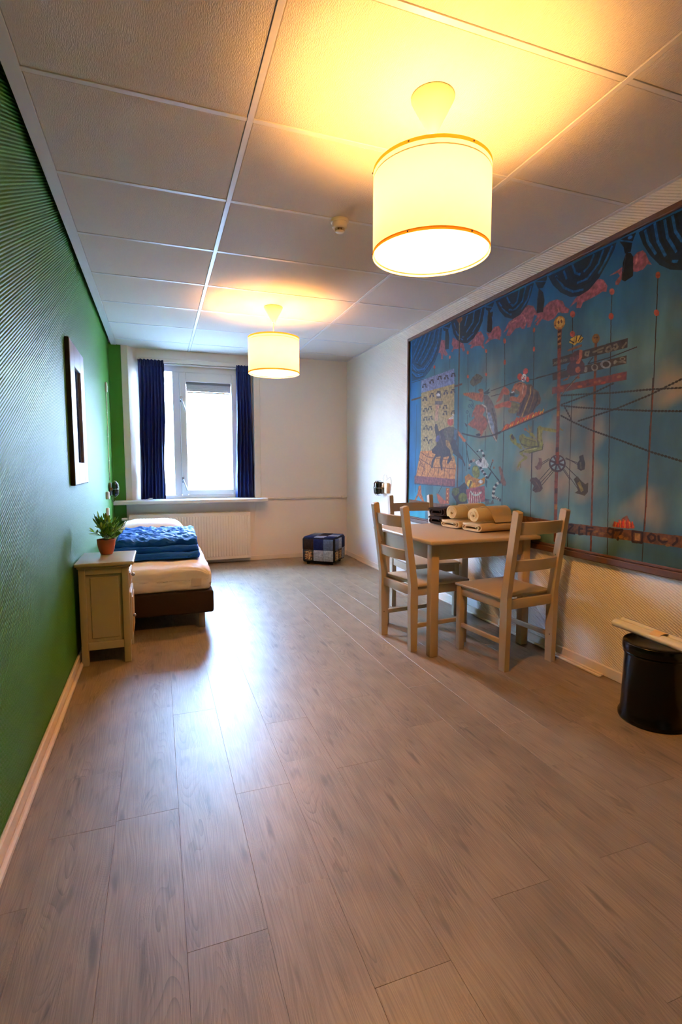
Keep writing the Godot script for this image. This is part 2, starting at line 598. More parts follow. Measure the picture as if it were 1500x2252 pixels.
	slab("floor_strip", Vector3(WR - 0.032, 0.0, -2.16), Vector3(WR - 0.014, 0.014, -6.0), M.skirt, br, 0.004)
	slab("floor_strip", Vector3(WR - 0.028, 0.0, FRONT), Vector3(WR - 0.014, 0.012, -1.6), M.skirt, br, 0.004)
	var bb := struct("baseboard_back", "cream painted baseboard under the window wall", "baseboard")
	slab("board", Vector3(WL + 0.02, 0.0, BK + 0.014), Vector3(WR - 0.014, 0.06, BK), M.trim, bb, 0.004)
	# ceiling: lay-in tiles in a metal grid
	var ce := struct("ceiling", "suspended ceiling of off-white fissured tiles in a metal grid", "ceiling")
	slab("deck", Vector3(WL - 0.1, H + 0.16, FRONT + 0.1), Vector3(WR + 0.1, H + 0.28, BK - 0.3), M.plenum, ce, 0.001)
	var xs := [0.013, 0.8166, 2.0447, 2.805]
	var z0 := -2.1527
	var rows := [FRONT]
	for k in range(-5, 7): rows.append(z0 - 0.66 * k)
	rows.append(-6.545)
	for i in 3:
		for k in rows.size() - 1:
			var za: float = rows[k] - (0.012 if k > 0 else 0.0)
			var zb: float = rows[k + 1] + 0.012
			var xa: float = xs[i] + 0.0125
			var xb: float = xs[i + 1] - 0.0125
			if i == 2: xb = 2.795
			slab("ceiling_tile", Vector3(xa + 0.002, H + 0.002, za - 0.002), Vector3(xb - 0.001, H + 0.018, zb + 0.0005), M.tile, ce, 0.0025)
	for i in [1, 2]: slab("main_runner", Vector3(xs[i] - 0.012, H - 0.001, FRONT), Vector3(xs[i] + 0.012, H + 0.03, -6.54), M.bar, ce, 0.0012)
	for k in range(1, rows.size() - 1):
		for i in 3:
			slab("cross_tee", Vector3(xs[i] + (0.012 if i else 0.0), H, rows[k] - 0.012), Vector3(xs[i + 1] - 0.012, H + 0.024, rows[k] + 0.012), M.bar, ce, 0.0012)
	slab("wall_angle", Vector3(-0.03, H - 0.001, FRONT), Vector3(0.026, H + 0.022, -6.43), M.bar, ce, 0.001)
	slab("wall_angle", Vector3(2.795, H - 0.001, FRONT), Vector3(WR, H + 0.022, BK), M.bar, ce, 0.001)
	slab("wall_angle", Vector3(1.60, H - 0.001, BK + 0.022), Vector3(2.795, H + 0.02, BK), M.bar, ce, 0.001)

func build_window() -> void:
	var w := struct("window_1", "white window with a narrow fixed pane and a tall opening sash", "window")
	var zf := -6.56
	var zb := -6.63
	var F: Material = M.frame_white
	slab("frame_jamb", Vector3(0.252, 0.80, zf), Vector3(0.30, 2.44, zb), F, w, 0.004)
	slab("frame_jamb", Vector3(1.50, 0.80, zf), Vector3(1.577, 2.44, zb), F, w, 0.004)
	slab("frame_head", Vector3(0.252, 2.326, zf), Vector3(1.577, 2.44, zb), F, w, 0.004)
	slab("frame_sill", Vector3(0.252, 0.80, zf + 0.01), Vector3(1.577, 0.844, zb), F, w, 0.004)
	slab("mullion", Vector3(0.620, 0.835, zf), Vector3(0.701, 2.326, zb), F, w, 0.004)
	var sash := slab("sash_stile", Vector3(0.702, 0.845, zf + 0.018), Vector3(0.775, 2.325, zb + 0.02), F, w, 0.005)
	slab("sash_stile", Vector3(1.315, 0.845, zf + 0.018), Vector3(1.385, 2.325, zb + 0.02), F, w, 0.005)
	slab("sash_rail", Vector3(0.775, 2.215, zf + 0.018), Vector3(1.315, 2.325, zb + 0.02), F, w, 0.005)
	slab("sash_rail", Vector3(0.775, 0.845, zf + 0.018), Vector3(1.315, 0.905, zb + 0.02), F, w, 0.005)
	slab("frame_post", Vector3(1.386, 0.844, zf), Vector3(1.50, 2.326, zb), F, w, 0.004)
	slab("pane", Vector3(0.30, 0.835, zf - 0.035), Vector3(0.620, 2.335, zf - 0.039), M.glass, w, 0.0005)
	slab("pane", Vector3(0.775, 0.905, zf - 0.030), Vector3(1.315, 2.215, zf - 0.034), M.glass, w, 0.0005)
	for y in [2.00, 1.03]:
		var hd := slab("window_handle", Vector3(0.70, y - 0.035, zf + 0.018), Vector3(0.73, y + 0.035, zf + 0.03), M.steel, w, 0.004)
		part("lever", tube([Vector3(0.0, 0.0, 0.0), Vector3(0.0, 0.0, 0.03), Vector3(0.015, -0.04, 0.034), Vector3(0.045, -0.13, 0.034)], 0.008), M.steel, hd)
	# raised venetian blind in the head of the sash
	var bl := thing("venetian_blind", "raised grey venetian blind bunched at the top of the sash", "blind", Vector3(1.045, 2.214, -6.575))
	slab("head_rail", Vector3(-0.268, -0.028, -0.012), Vector3(0.268, 0.0, 0.012), mat(rgb8(120, 124, 130), 0.5), bl, 0.002)
	var slat_mat := mat(rgb8(190, 184, 182), 0.5)
	for i in 9: slab("slat", Vector3(-0.266, -0.0365 - i * 0.009, -0.012), Vector3(0.266, -0.029 - i * 0.009, 0.012), slat_mat, bl, 0.002)
	slab("bottom_rail", Vector3(-0.258, -0.128, -0.012), Vector3(0.258, -0.113, 0.012), slat_mat, bl, 0.002)
	# curtain rail and two curtains
	var rail := thing("curtain_rail", "slim white curtain rail under the window header", "curtain rail", Vector3(0.9, 2.40, -6.525))
	slab("track", Vector3(-0.66, -0.008, -0.01), Vector3(0.66, 0.008, 0.01), M.frame_white, rail, 0.002)
	for x in [-0.6, -0.05, 0.6]: slab("bracket", Vector3(x - 0.008, 0.008, -0.012), Vector3(x + 0.008, 0.034, 0.01), M.steel, rail, 0.002)
	curtain("navy blue curtain gathered beside the narrow fixed pane", 0.245, 0.525, 0.235, 0.505, 2.40, 7, 3)
	curtain("navy blue curtain gathered at the casing near the white wall", 1.375, 1.555, 1.345, 1.585, 2.40, 5, 9)

func curtain(label: String, xa: float, xb: float, ya: float, yb: float, top: float, pleats: int, sd: int) -> void:
	var c := thing("curtain", label, "curtain", Vector3((xa + xb) / 2, top, -6.505), 0.0, "navy curtains at the window")
	var nz := noise(1.0, sd, 2)
	var mid := (xa + xb) / 2
	var drop := top - 0.805
	var body := func(u: float, v: float) -> Vector3:
		var left := lerpf(xa, ya, smoothstep(0.1, 1.0, v))
		var right := lerpf(xb, yb, smoothstep(0.1, 1.0, v))
		var sway := 0.010 * nz.get_noise_2d(u * 1.4, v * 2.5) * v
		var amp := lerpf(0.013, 0.030, smoothstep(0.0, 0.5, v)) * (1.0 + 0.5 * nz.get_noise_2d(u * 3.0, v * 1.3))
		var ph := u * pleats * TAU + 1.6 * nz.get_noise_2d(u * 2.0 + 5.0, v * 1.2)
		return Vector3(lerpf(left, right, u) - mid + sway + 0.006 * sin(ph * 2.0), -drop * v, amp * sin(ph) + 0.012)
	part("cloth", sheet(pleats * 14, 36, 0.003, body), M.curtain, c, Vector3(0, 0.0, 0))
	var head := func(u: float, v: float) -> Vector3:
		var ph := u * pleats * 2.0 * TAU
		return Vector3(lerpf(xa, xb, u) - mid, 0.035 - 0.075 * v + 0.006 * sin(ph * 0.5 + sd), 0.016 + 0.010 * sin(ph))
	part("heading_tape", sheet(pleats * 16, 4, 0.004, head), M.curtain, c)

func build_outside() -> void:
	var b := thing("neighbour_building", "pale flat-roofed building seen through the window glare", "building", Vector3(1.0, -4.0, -16.0))
	slab("wall", Vector3(-14, 0, -3), Vector3(14, 5.55, 0), M.facade, b, 0.01)
	slab("roof_edge", Vector3(-14.1, 5.55, -3.1), Vector3(14.1, 5.66, 0.12), M.facade_line, b, 0.01)
	slab("upper_wall", Vector3(-14, 5.66, -8), Vector3(14, 6.7, -3), M.facade, b, 0.01)
	slab("upper_roof_edge", Vector3(-14.1, 6.7, -8.1), Vector3(14.1, 6.78, -2.95), M.facade_line, b, 0.01)
	for i in 12:
		slab("cladding_seam", Vector3(-6.0 + i, 0.0, 0.0), Vector3(-5.97 + i, 5.5, 0.012), M.facade_line, b, 0.002)
	for x in [-1.6, 1.2]: slab("window", Vector3(x, 4.35, 0.0), Vector3(x + 0.7, 4.62, 0.02), M.facade_glass, b, 0.003)
	var g := struct("ground_outside", "pale paved yard below the window", "ground")
	slab("paving", Vector3(-40, -4.2, -60), Vector3(40, -4.0, -6.9), M.facade, g, 0.01)

# ---------------------------------------------------------------- the mural

const MW := 2048
const MH := 981
const MZ0 := -4.655
const MZ1 := -0.9
const MY0 := 0.648
const MY1 := 2.446

var cv := PackedByteArray()

func dab(x: int, y: int, r: int, g: int, b: int, a: float) -> void:
	var i := (y * MW + x) * 3
	cv[i] = int(lerpf(cv[i], r, a))
	cv[i + 1] = int(lerpf(cv[i + 1], g, a))
	cv[i + 2] = int(lerpf(cv[i + 2], b, a))

func fill_poly(pts: PackedVector2Array, col: int, nz: FastNoiseLite) -> void:
	var lo := MH
	var hi := 0
	for p in pts:
		lo = mini(lo, int(p.y))
		hi = maxi(hi, int(p.y))
	var cr := (col >> 16) & 255
	var cg := (col >> 8) & 255
	var cb := col & 255
	for y in range(maxi(lo, 0), mini(hi, MH - 1) + 1):
		var xs := PackedFloat32Array()
		var fy := y + 0.5
		for i in pts.size():
			var a := pts[i]
			var b := pts[(i + 1) % pts.size()]
			if (a.y <= fy) != (b.y <= fy): xs.append(a.x + (fy - a.y) / (b.y - a.y) * (b.x - a.x))
		xs.sort()
		for k in range(0, xs.size() - 1, 2):
			for x in range(maxi(int(xs[k]), 0), mini(int(xs[k + 1]), MW - 1) + 1):
				var n := 1.0 + 0.32 * nz.get_noise_2d(x, y)
				dab(x, y, int(minf(cr * n, 255)), int(minf(cg * n, 255)), int(minf(cb * n, 255)), 0.92)

func stroke(pts: PackedVector2Array, width: float, col: int, nz: FastNoiseLite) -> void:
	var h := maxf(width * 0.5, 0.8)
	for i in pts.size() - 1:
		var d := pts[i + 1] - pts[i]
		if d.length() < 0.5: continue
		var n := d.normalized().orthogonal() * h
		var e := d.normalized() * h * 0.4
		fill_poly(PackedVector2Array([pts[i] + n - e, pts[i + 1] + n + e, pts[i + 1] - n + e, pts[i] - n - e]), col, nz)

func ellipse(c: Vector2, a: Vector2, b: Vector2, col: int, nz: FastNoiseLite) -> void:
	var p := PackedVector2Array()
	for k in 16: p.append(c + a * cos(TAU * k / 16) + b * sin(TAU * k / 16))
	fill_poly(p, col, nz)

# brushed sky: deep blue in the upper corner by the window, grey green and ochre patches further along
func paint_sky() -> Image:
	var w := 683
	var h := 327
	var b := PackedByteArray()
	b.resize(w * h * 3)
	var big := noise(0.006, 41, 3)
	var brush := noise(0.02, 42, 4)
	var tan_ := noise(0.007, 43, 3)
	var deep := Color(0.08, 0.36, 0.60)
	var teal := Color(0.40, 0.54, 0.53)
	var slate := Color(0.25, 0.40, 0.45)
	var ochre := Color(0.66, 0.55, 0.42)
	for y in h:
		for x in w:
			var u := float(x) / w
			var v := float(y) / h
			var n := big.get_noise_2d(x, y)
			var s := brush.get_noise_2d(x * 1.4, y * 0.5)
			var left := smoothstep(0.16, 0.0, u + 0.05 * n)
			var topd := smoothstep(0.36, 0.0, v + 0.16 * n - 0.05 * u)
			var c := teal.lerp(slate, clampf(0.4 + 1.5 * n, 0.0, 1.0))
			c = c.lerp(deep, clampf(maxf(left * 0.95, topd * 0.8), 0.0, 1.0))
			if v > 0.7 and u < 0.1: c = c.lerp(Color(0.25, 0.68, 0.78), smoothstep(0.7, 1.0, v) * 0.8)
			var o := clampf(tan_.get_noise_2d(x + y * 0.5, y * 1.2) * 2.4 - 0.05, 0.0, 1.0) * smoothstep(0.15, 0.45, v) * smoothstep(0.1, 0.35, u)
			c = c.lerp(ochre, o * 0.8)
			c = c * (1.0 + 0.16 * s)
			var i := (y * w + x) * 3
			b[i] = int(clampf(c.r * 255, 0, 255))
			b[i + 1] = int(clampf(c.g * 255, 0, 255))
			b[i + 2] = int(clampf(c.b * 255, 0, 255))
	var im := Image.create_from_data(w, h, false, Image.FORMAT_RGB8, b)
	im.resize(MW, MH, Image.INTERPOLATE_CUBIC)
	return im

func smoke_puffs(c: Vector2, dir: Vector2, n: int, size: float, nz: FastNoiseLite) -> void:
	var r := RandomNumberGenerator.new()
	r.seed = 5
	for i in n:
		var t := float(i) / n
		var p := c + dir * t + Vector2(r.randf_range(-1, 1), r.randf_range(-1, 1)) * size * (0.4 + t)
		var s := size * r.randf_range(0.12, 0.3)
		var k: Array = [[150, 112, 100], [96, 104, 128], [170, 120, 96], [130, 136, 138]][i % 4]
		for y in range(int(p.y - s), int(p.y + s)):
			for x in range(int(p.x - s), int(p.x + s)):
				if x < 0 or y < 0 or x >= MW or y >= MH: continue
				var q := Vector2(x, y).distance_to(p) / s
				if q < 1.0: dab(x, y, k[0], k[1], k[2], 0.4 * (1.0 - q) * clampf(0.6 + nz.get_noise_2d(x * 2.0, y * 0.6), 0.0, 1.0))

func paint_mural() -> ImageTexture:
	var nz := noise(0.05, 77, 3)
	cv = paint_sky().get_data()
	smoke_puffs(Vector2(1795, 830), Vector2(140, -190), 50, 60.0, nz)
	smoke_puffs(Vector2(1010, 500), Vector2(110, -60), 40, 50.0, nz)
	for o in MURAL:
		var pts := PackedVector2Array()
		for i in range(3, o.size(), 2): pts.append(Vector2(o[i], o[i + 1]))
		match o[0]:
			0: fill_poly(pts, o[1], nz)
			1: stroke(pts, o[2], o[1], nz)
			2: ellipse(pts[0], pts[1] - pts[0], pts[2] - pts[0], o[1], nz)
			3:
				stroke(pts, 1.6, o[1], nz)
				for i in pts.size() - 1:
					var d := pts[i + 1] - pts[i]
					var n := maxi(2, int(d.length() / 10.0))
					for k in n:
						var c := pts[i] + d * (k + 0.5) / n
						ellipse(c, d.normalized() * 4.5, d.normalized().orthogonal() * 3.0, o[1], nz)
	return from_bytes(MW, MH, cv)

func build_mural() -> void:
	var t := thing("mural", "large framed blue circus mural with acrobats, pigs and painted drapes", "painting", Vector3(WR, MY0, (MZ0 + MZ1) / 2))
	var long := MZ1 - MZ0
	var tall := MY1 - MY0
	var m := mat(Color(0.84, 0.84, 0.84), 0.62, 0.0, 0.28)
	m.albedo_texture = paint_mural()
	m.texture_repeat = false
	# a board with the picture on the face toward the room
	var st := SurfaceTool.new()
	st.begin(Mesh.PRIMITIVE_TRIANGLES)
	var a := Vector3(-0.012, 0, -long / 2)
	var b := Vector3(-0.012, 0, long / 2)
	var c := Vector3(-0.012, tall, long / 2)
	var d := Vector3(-0.012, tall, -long / 2)
	st.set_normal(Vector3.LEFT)
	for v in [[a, 0, 1], [c, 1, 0], [b, 1, 1], [a, 0, 1], [d, 0, 0], [c, 1, 0]]:
		st.set_uv(Vector2(v[1], v[2]))
		st.add_vertex(v[0])
	part("painted_panel", st.commit(), m, t)
	slab("backing_board", Vector3(-0.0118, 0.0, -long / 2), Vector3(0.0, tall, long / 2), M.mural_frame, t, 0.0005)
	slab("frame_top", Vector3(-0.03, tall - 0.03, -long / 2), Vector3(0.0, tall, long / 2), M.mural_frame, t, 0.004)
	slab("frame_bottom", Vector3(-0.03, 0.0, -long / 2), Vector3(0.0, 0.036, long / 2), M.mural_frame, t, 0.004)
	slab("frame_bead", Vector3(-0.022, 0.036, -long / 2), Vector3(0.0, 0.052, long / 2), M.mural_frame, t, 0.004)
	for z in [-long / 2, long / 2 - 0.03]: slab("frame_side", Vector3(-0.03, 0.0, z), Vector3(0.0, tall, z + 0.03), M.mural_frame, t, 0.004)

const MURAL := [
	[0,0xa0585a,0,340,79,373,90,380,136,403,160,381,164,359,148,357,173,343,171,336,141,313,134],
	[0,0xa0585a,0,442,92,483,115,528,135,544,170,530,175,514,153,495,154,454,147,439,158,429,151,449,139,433,120],
	[0,0xa0585a,0,637,112,668,126,688,151,679,173,688,193,677,192,662,176,618,169,595,174,581,167,599,158,567,151,598,138],
	[0,0xa0585a,0,698,131,723,144,750,122,782,125,790,141,792,184,780,177,760,170,732,168,696,177,687,175,716,157],
	[0,0xa0585a,0,631,119,659,116,682,143,614,127],
	[0,0xa0585a,0,698,132,736,141,750,122,781,125,797,146,798,170,720,149],
	[0,0xa0585a,0,844,125,867,122,916,101,950,93,980,105,994,128,1014,142,1011,149,986,138,967,176,950,173,949,152,933,175,919,170,915,163,883,161,851,180,830,175,845,149,810,160],
	[0,0xa0585a,0,1037,124,1060,114,1093,115,1123,130,1135,151,1155,165,1150,176,1122,169,1107,159,1086,177,1059,178,1027,163,1004,180,992,174,1015,155,987,165,1002,144],
	[0,0xa0585a,0,1253,122,1271,110,1289,115,1305,139,1302,155,1288,150,1266,155,1236,158,1212,160,1203,175,1185,170,1188,150,1155,159,1179,138,1207,125],
	[0,0xa0585a,0,1391,88,1404,79,1421,80,1431,91,1442,115,1452,130,1439,123,1426,133,1407,133,1393,127],
	[0,0xa0585a,0,1355,102,1338,106,1308,112,1341,113,1350,124,1334,136,1334,145,1345,149,1355,136],
	[0,0xa0585a,0,1242,122,1265,106,1281,111,1294,126,1303,154,1290,148,1272,154,1244,149],
	[1,0xc47a70,5,921,119,940,141,936,163],
	[1,0xc47a70,5,1102,147,1110,162],
	[1,0xc47a70,5,625,121,621,148],
	[1,0xc47a70,5,1404,84,1402,110],
	[1,0xc47a70,5,859,132,886,130],
	[0,0x173a58,0,37,19,166,16,263,20,346,23,340,71,319,129,283,171,230,208,175,232,114,232,42,227],
	[1,0x1c5f96,7,321,23,306,83,250,144,171,186,106,181,43,139],
	[1,0x1c5f96,7,281,20,259,73,194,127,144,154],
	[1,0x1c5f96,7,234,17,205,64,143,117,91,144],
	[1,0x1c5f96,7,191,16,154,59,77,123],
	[1,0x1c5f96,7,146,16,96,64,49,111],
	[1,0x1c5f96,7,94,18,61,45],
	[1,0x1c5f96,7,51,156,113,204,171,201,244,161,295,107],
	[1,0x1c5f96,7,44,180,100,216,159,215],
	[1,0x141c26,5,338,25,324,96,268,159,177,203,113,199,44,170],
	[1,0x141c26,5,298,21,277,80,207,142,145,169,84,143],
	[1,0x141c26,5,251,19,223,68,162,118],
	[1,0x141c26,5,209,17,173,63,98,139],
	[1,0x141c26,5,166,16,116,69,63,120],
	[1,0x141c26,5,41,192,93,219,172,223],
	[0,0x13202c,0,424,17,480,18,543,19,677,33,671,78,646,109,607,135,562,143,519,134,478,111,447,76],
	[1,0x1c5f96,7,603,27,600,72,565,97,532,107],
	[1,0x1c5f96,7,652,33,645,79,606,112,561,127],
	[1,0x1c5f96,7,520,57,545,76],
	[1,0x1c5f96,7,450,31,477,84,523,121],
	[1,0x1c5f96,7,512,92,527,111],
	[1,0x141c26,5,576,23,582,70,546,92,507,99,461,58,440,26],
	[1,0x141c26,5,625,28,618,79,579,108,532,118,483,96],
	[1,0x141c26,5,529,25,544,53,521,65],
	[0,0x13202c,0,756,23,816,22,904,23,978,23,965,59,942,94,908,116,867,121,819,101,783,67],
	[1,0x1c5f96,7,934,24,919,70,880,88,842,80],
	[1,0x1c5f96,7,899,24,888,64,865,72,841,50,826,28],
	[1,0x1c5f96,7,777,35,818,79,857,102],
	[1,0x1c5f96,7,964,31,949,71,916,98],
	[1,0x141c26,5,955,25,936,67,894,94,847,93,798,56],
	[1,0x141c26,5,921,26,906,69,866,84,827,58,797,28],
	[1,0x141c26,5,886,26,874,60,846,58],
	[0,0x13202c,0,531,21,683,23,678,54,658,87,613,111,566,116,497,100,520,52],
	[1,0x1c5f96,7,609,22,600,65,553,94],
	[1,0x1c5f96,7,661,26,646,74,601,105],
	[1,0x1c5f96,7,556,27,539,63],
	[1,0x141c26,5,638,23,623,71,571,98],
	[1,0x141c26,5,586,22,576,66,534,82],
	[0,0x13202c,0,1050,25,1109,26,1236,23,1331,23,1324,42,1301,72,1271,105,1234,128,1195,135,1158,127,1113,99,1075,62],
	[1,0x1c5f96,7,1284,27,1268,61,1224,92,1185,91],
	[1,0x1c5f96,7,1248,27,1234,54,1211,64],
	[1,0x1c5f96,7,1160,25,1175,57,1195,68],
	[1,0x1c5f96,7,1087,37,1126,87,1169,114,1210,120],
	[1,0x1c5f96,7,1316,28,1300,55,1270,90],
	[1,0x1c5f96,7,1123,33,1137,63],
	[1,0x141c26,5,1302,25,1283,66,1240,103,1194,106,1134,81,1088,40],
	[1,0x141c26,5,1266,26,1250,66,1208,87,1167,67,1144,25],
	[1,0x141c26,5,1229,26,1219,55,1187,59],
	[0,0x13202c,0,1406,26,1449,21,1532,23,1542,175,1509,162,1477,139,1445,101,1422,64],
	[1,0x1c5f96,7,1426,29,1437,64,1463,105],
	[1,0x1c5f96,7,1455,23,1467,74,1492,121],
	[1,0x1c5f96,7,1484,26,1495,75,1523,122],
	[1,0x1c5f96,7,1506,25,1517,69,1537,101],
	[1,0x1c5f96,7,1513,143,1527,148],
	[1,0x141c26,5,1438,26,1453,76,1481,122,1519,155],
	[1,0x141c26,5,1467,23,1478,71,1504,125],
	[1,0x141c26,5,1492,24,1506,77,1530,123],
	[1,0x141c26,5,1516,25,1527,66],
	[0,0x13202c,0,1542,175,1567,190,1658,232,1753,215,1796,102,1736,-40,1531,-3],
	[0,0x13202c,0,1813,4,1829,118,1910,240,2002,247,2015,46],
	[0,0x141c26,0,349,24,424,22,409,43,388,52,361,42],
	[0,0x1a1614,0,377,43,399,46,411,87,407,136,375,132,373,87],
	[1,0x3a3a3a,2,377,43,375,132],
	[1,0x1c5f96,4,349,24,409,43],
	[0,0x141c26,0,703,57,740,58,737,81,712,74],
	[0,0x1a1614,0,712,69,732,75,738,102,733,139,708,131,705,94],
	[1,0x3a3a3a,2,712,69,708,131],
	[1,0x1c5f96,4,703,57,737,81],
	[0,0x141c26,0,685,24,746,23,737,41,716,51,694,39],
	[0,0x1a1614,0,710,43,732,68,738,132,720,137,703,126,706,67],
	[1,0x3a3a3a,2,710,43,703,126],
	[1,0x1c5f96,4,685,24,737,41],
	[0,0x141c26,0,984,21,1046,21,1041,39,1026,56,1002,51],
	[0,0x1a1614,0,1006,52,1027,72,1036,102,1030,140,998,134,1000,86],
	[1,0x3a3a3a,2,1006,52,998,134],
	[1,0x1c5f96,4,984,21,1041,39],
	[0,0x141c26,0,1340,21,1397,22,1386,44,1382,69,1363,67,1358,47],
	[0,0x1a1614,0,1367,67,1382,72,1391,86,1394,140,1368,146,1356,138,1358,89],
	[1,0x3a3a3a,2,1367,67,1356,138],
	[1,0x1c5f96,4,1340,21,1386,44],
	[2,0x2a6aa8,0,1378,28,1385,27,1381,33],
	[1,0x2a2624,2,278,196,279,234],
	[2,0xb8503a,0,278,196,287,198,278,205],
	[1,0x2a2624,2,419,176,422,229],
	[2,0xb8503a,0,419,176,427,177,419,184],
	[1,0x2a2624,2,567,185,571,289,577,356],
	[2,0xb8503a,0,567,185,575,187,567,193],
	[2,0xb8503a,0,571,289,579,290,571,297],
	[1,0x2a2624,2,701,206,705,302,707,366],
	[2,0xb8503a,0,701,206,708,208,701,214],
	[2,0xb8503a,0,705,302,712,303,706,309],
	[1,0x2a2624,2,820,192,825,275,829,367],
	[2,0xb8503a,0,820,192,828,194,821,203],
	[2,0xb8503a,0,825,275,832,276,825,285],
	[1,0x2a2624,2,987,191,990,259,997,478],
	[2,0xb8503a,0,987,191,993,192,987,200],
	[2,0xb8503a,0,990,259,996,260,990,268],
	[1,0x2a2624,2,1170,185,1173,249,1176,310],
	[2,0xb8503a,0,1170,185,1181,188,1171,196],
	[2,0xb8503a,0,1173,249,1184,251,1174,259],
	[1,0x2a2624,2,1323,161,1324,233,1333,455],
	[2,0xb8503a,0,1323,161,1332,164,1324,171],
	[2,0xb8503a,0,1324,233,1333,236,1324,243],
	[1,0x2a2624,2,1473,164,1475,264,1478,474],
	[2,0xb8503a,0,1473,164,1480,167,1473,173],
	[2,0xb8503a,0,1475,264,1483,267,1476,273],
	[1,0x2a2624,2,633,323,634,366],
	[1,0x2a2624,2,831,504,831,845],
	[1,0x2a2624,2,999,514,1001,874],
	[1,0x2a2624,2,574,456,574,704],
	[1,0x2a2624,2,710,536,710,617],
	[1,0x2a2624,2,100,358,96,822],
	[1,0x2a2624,2,275,780,274,872],
	[1,0x2a2624,2,543,574,542,754],
	[1,0x2a2624,2,827,316,833,841],
	[1,0x2a2624,2,1181,442,1188,962],
	[1,0x2a2624,2,1332,433,1351,960],
	[1,0x2a2624,2,1475,438,1471,959],
	[1,0x2a2624,2,991,369,1001,869],
	[1,0x2a2624,2,1620,317,1615,956],
	[1,0x2a2624,2,1744,349,1729,1011],
	[1,0x6a3018,6,1274,391,1287,959],
	[1,0x6a3018,3,1477,464,1474,862],
	[0,0x8a4a1c,0,470,19,514,19,519,31,500,42,488,38],
	[1,0x9a8058,6,494,40,497,118],
	[1,0x4a3026,10,498,116,500,423,504,629,505,858],
	[1,0x5a3020,9,41,328,146,326],
	[1,0x5a3020,8,463,316,525,315],
	[1,0x1a2026,3,39,236,172,237],
	[0,0x8088b0,0,143,240,457,235,463,305,148,305],
	[0,0xa88c58,0,148,304,462,304,468,534,438,627,152,612],
	[0,0x262228,0,168,261,197,263,200,270,168,267],
	[0,0x34303c,0,160,268,174,269,172,282,154,279],
	[0,0x34303c,0,186,270,198,271,208,285,194,284],
	[0,0x262228,0,242,251,270,253,272,260,242,257],
	[0,0x34303c,0,235,258,248,259,246,272,229,268],
	[0,0x34303c,0,259,260,271,261,280,274,267,273],
	[0,0x262228,0,318,246,344,248,347,254,318,251],
	[0,0x34303c,0,312,252,324,253,322,266,306,263],
	[0,0x34303c,0,334,254,346,256,354,268,342,267],
	[0,0x262228,0,380,253,405,255,407,261,380,258],
	[0,0x34303c,0,374,259,386,260,384,273,368,269],
	[0,0x34303c,0,395,261,406,262,414,275,402,274],
	[0,0x262228,0,441,252,465,254,467,260,441,257],
	[0,0x34303c,0,435,258,447,259,445,271,430,268],
	[0,0x34303c,0,456,260,466,261,474,273,462,273],
	[0,0x262228,0,173,329,202,330,205,337,173,335],
	[0,0x34303c,0,166,336,180,337,177,350,159,347],
	[0,0x34303c,0,191,337,204,338,213,352,199,351],
	[0,0x262228,0,244,319,272,320,274,326,244,324],
	[0,0x34303c,0,237,325,250,326,248,339,231,336],
	[0,0x34303c,0,261,327,273,328,282,341,269,340],
	[0,0x262228,0,309,317,336,318,338,324,309,322],
	[0,0x34303c,0,302,324,315,324,313,337,297,334],
	[0,0x34303c,0,326,325,337,326,345,338,333,338],
	[0,0x262228,0,377,323,402,324,404,330,377,328],
	[0,0x34303c,0,371,330,383,330,381,343,365,340],
	[0,0x34303c,0,392,331,403,332,411,344,399,344],
	[0,0x262228,0,441,326,465,328,467,333,441,331],
	[0,0x34303c,0,435,333,447,333,445,346,430,343],
	[0,0x34303c,0,456,334,466,335,474,347,463,346],
	[0,0x26221e,0,181,385,210,386,213,392,181,391],
	[0,0x3a3428,0,174,392,188,393,185,406,168,404],
	[0,0x3a3428,0,199,393,212,394,218,406,207,407],
	[0,0x26221e,0,228,381,256,382,258,388,228,387],
	[0,0x3a3428,0,221,388,234,388,232,402,215,399],
	[0,0x3a3428,0,245,389,257,390,264,402,253,402],
	[0,0x26221e,0,375,420,400,420,402,426,375,425],
	[0,0x3a3428,0,368,427,380,427,379,439,363,437],
	[0,0x3a3428,0,390,427,401,427,407,439,397,440],
	[0,0x26221e,0,445,424,468,424,471,430,445,429],
	[0,0x3a3428,0,439,431,450,431,448,443,434,441],
	[0,0x3a3428,0,459,431,470,431,475,442,466,443],
	[0,0x26221e,0,182,430,211,430,214,436,183,435],
	[0,0x3a3428,0,175,437,189,437,187,451,169,448],
	[0,0x3a3428,0,200,438,213,438,219,450,208,451],
	[0,0x26221e,0,236,432,263,432,266,438,236,437],
	[0,0x3a3428,0,228,439,242,439,240,452,223,450],
	[0,0x3a3428,0,253,439,265,440,271,451,260,452],
	[0,0x26221e,0,187,475,216,474,219,481,187,480],
	[0,0x3a3428,0,179,482,193,482,191,496,173,494],
	[0,0x3a3428,0,205,482,217,482,224,494,213,496],
	[0,0x26221e,0,234,483,262,482,265,489,234,488],
	[0,0x3a3428,0,227,490,240,490,238,503,221,501],
	[0,0x3a3428,0,251,490,264,490,270,502,259,503],
	[0,0x26221e,0,189,533,218,532,220,539,189,539],
	[0,0x3a3428,0,181,541,195,541,193,554,175,553],
	[0,0x3a3428,0,207,541,219,541,226,552,215,554],
	[0,0x26221e,0,236,548,264,547,267,553,236,554],
	[0,0x3a3428,0,229,556,242,555,240,569,223,567],
	[0,0x3a3428,0,253,555,266,555,272,567,261,568],
	[0,0x26221e,0,374,391,399,392,401,398,374,396],
	[0,0x3a3428,0,367,398,379,398,378,411,362,408],
	[0,0x3a3428,0,389,398,400,399,406,410,396,411],
	[0,0x26221e,0,311,381,338,382,340,388,311,387],
	[0,0x3a3428,0,305,388,317,388,315,401,299,399],
	[0,0x3a3428,0,328,389,339,390,345,401,335,402],
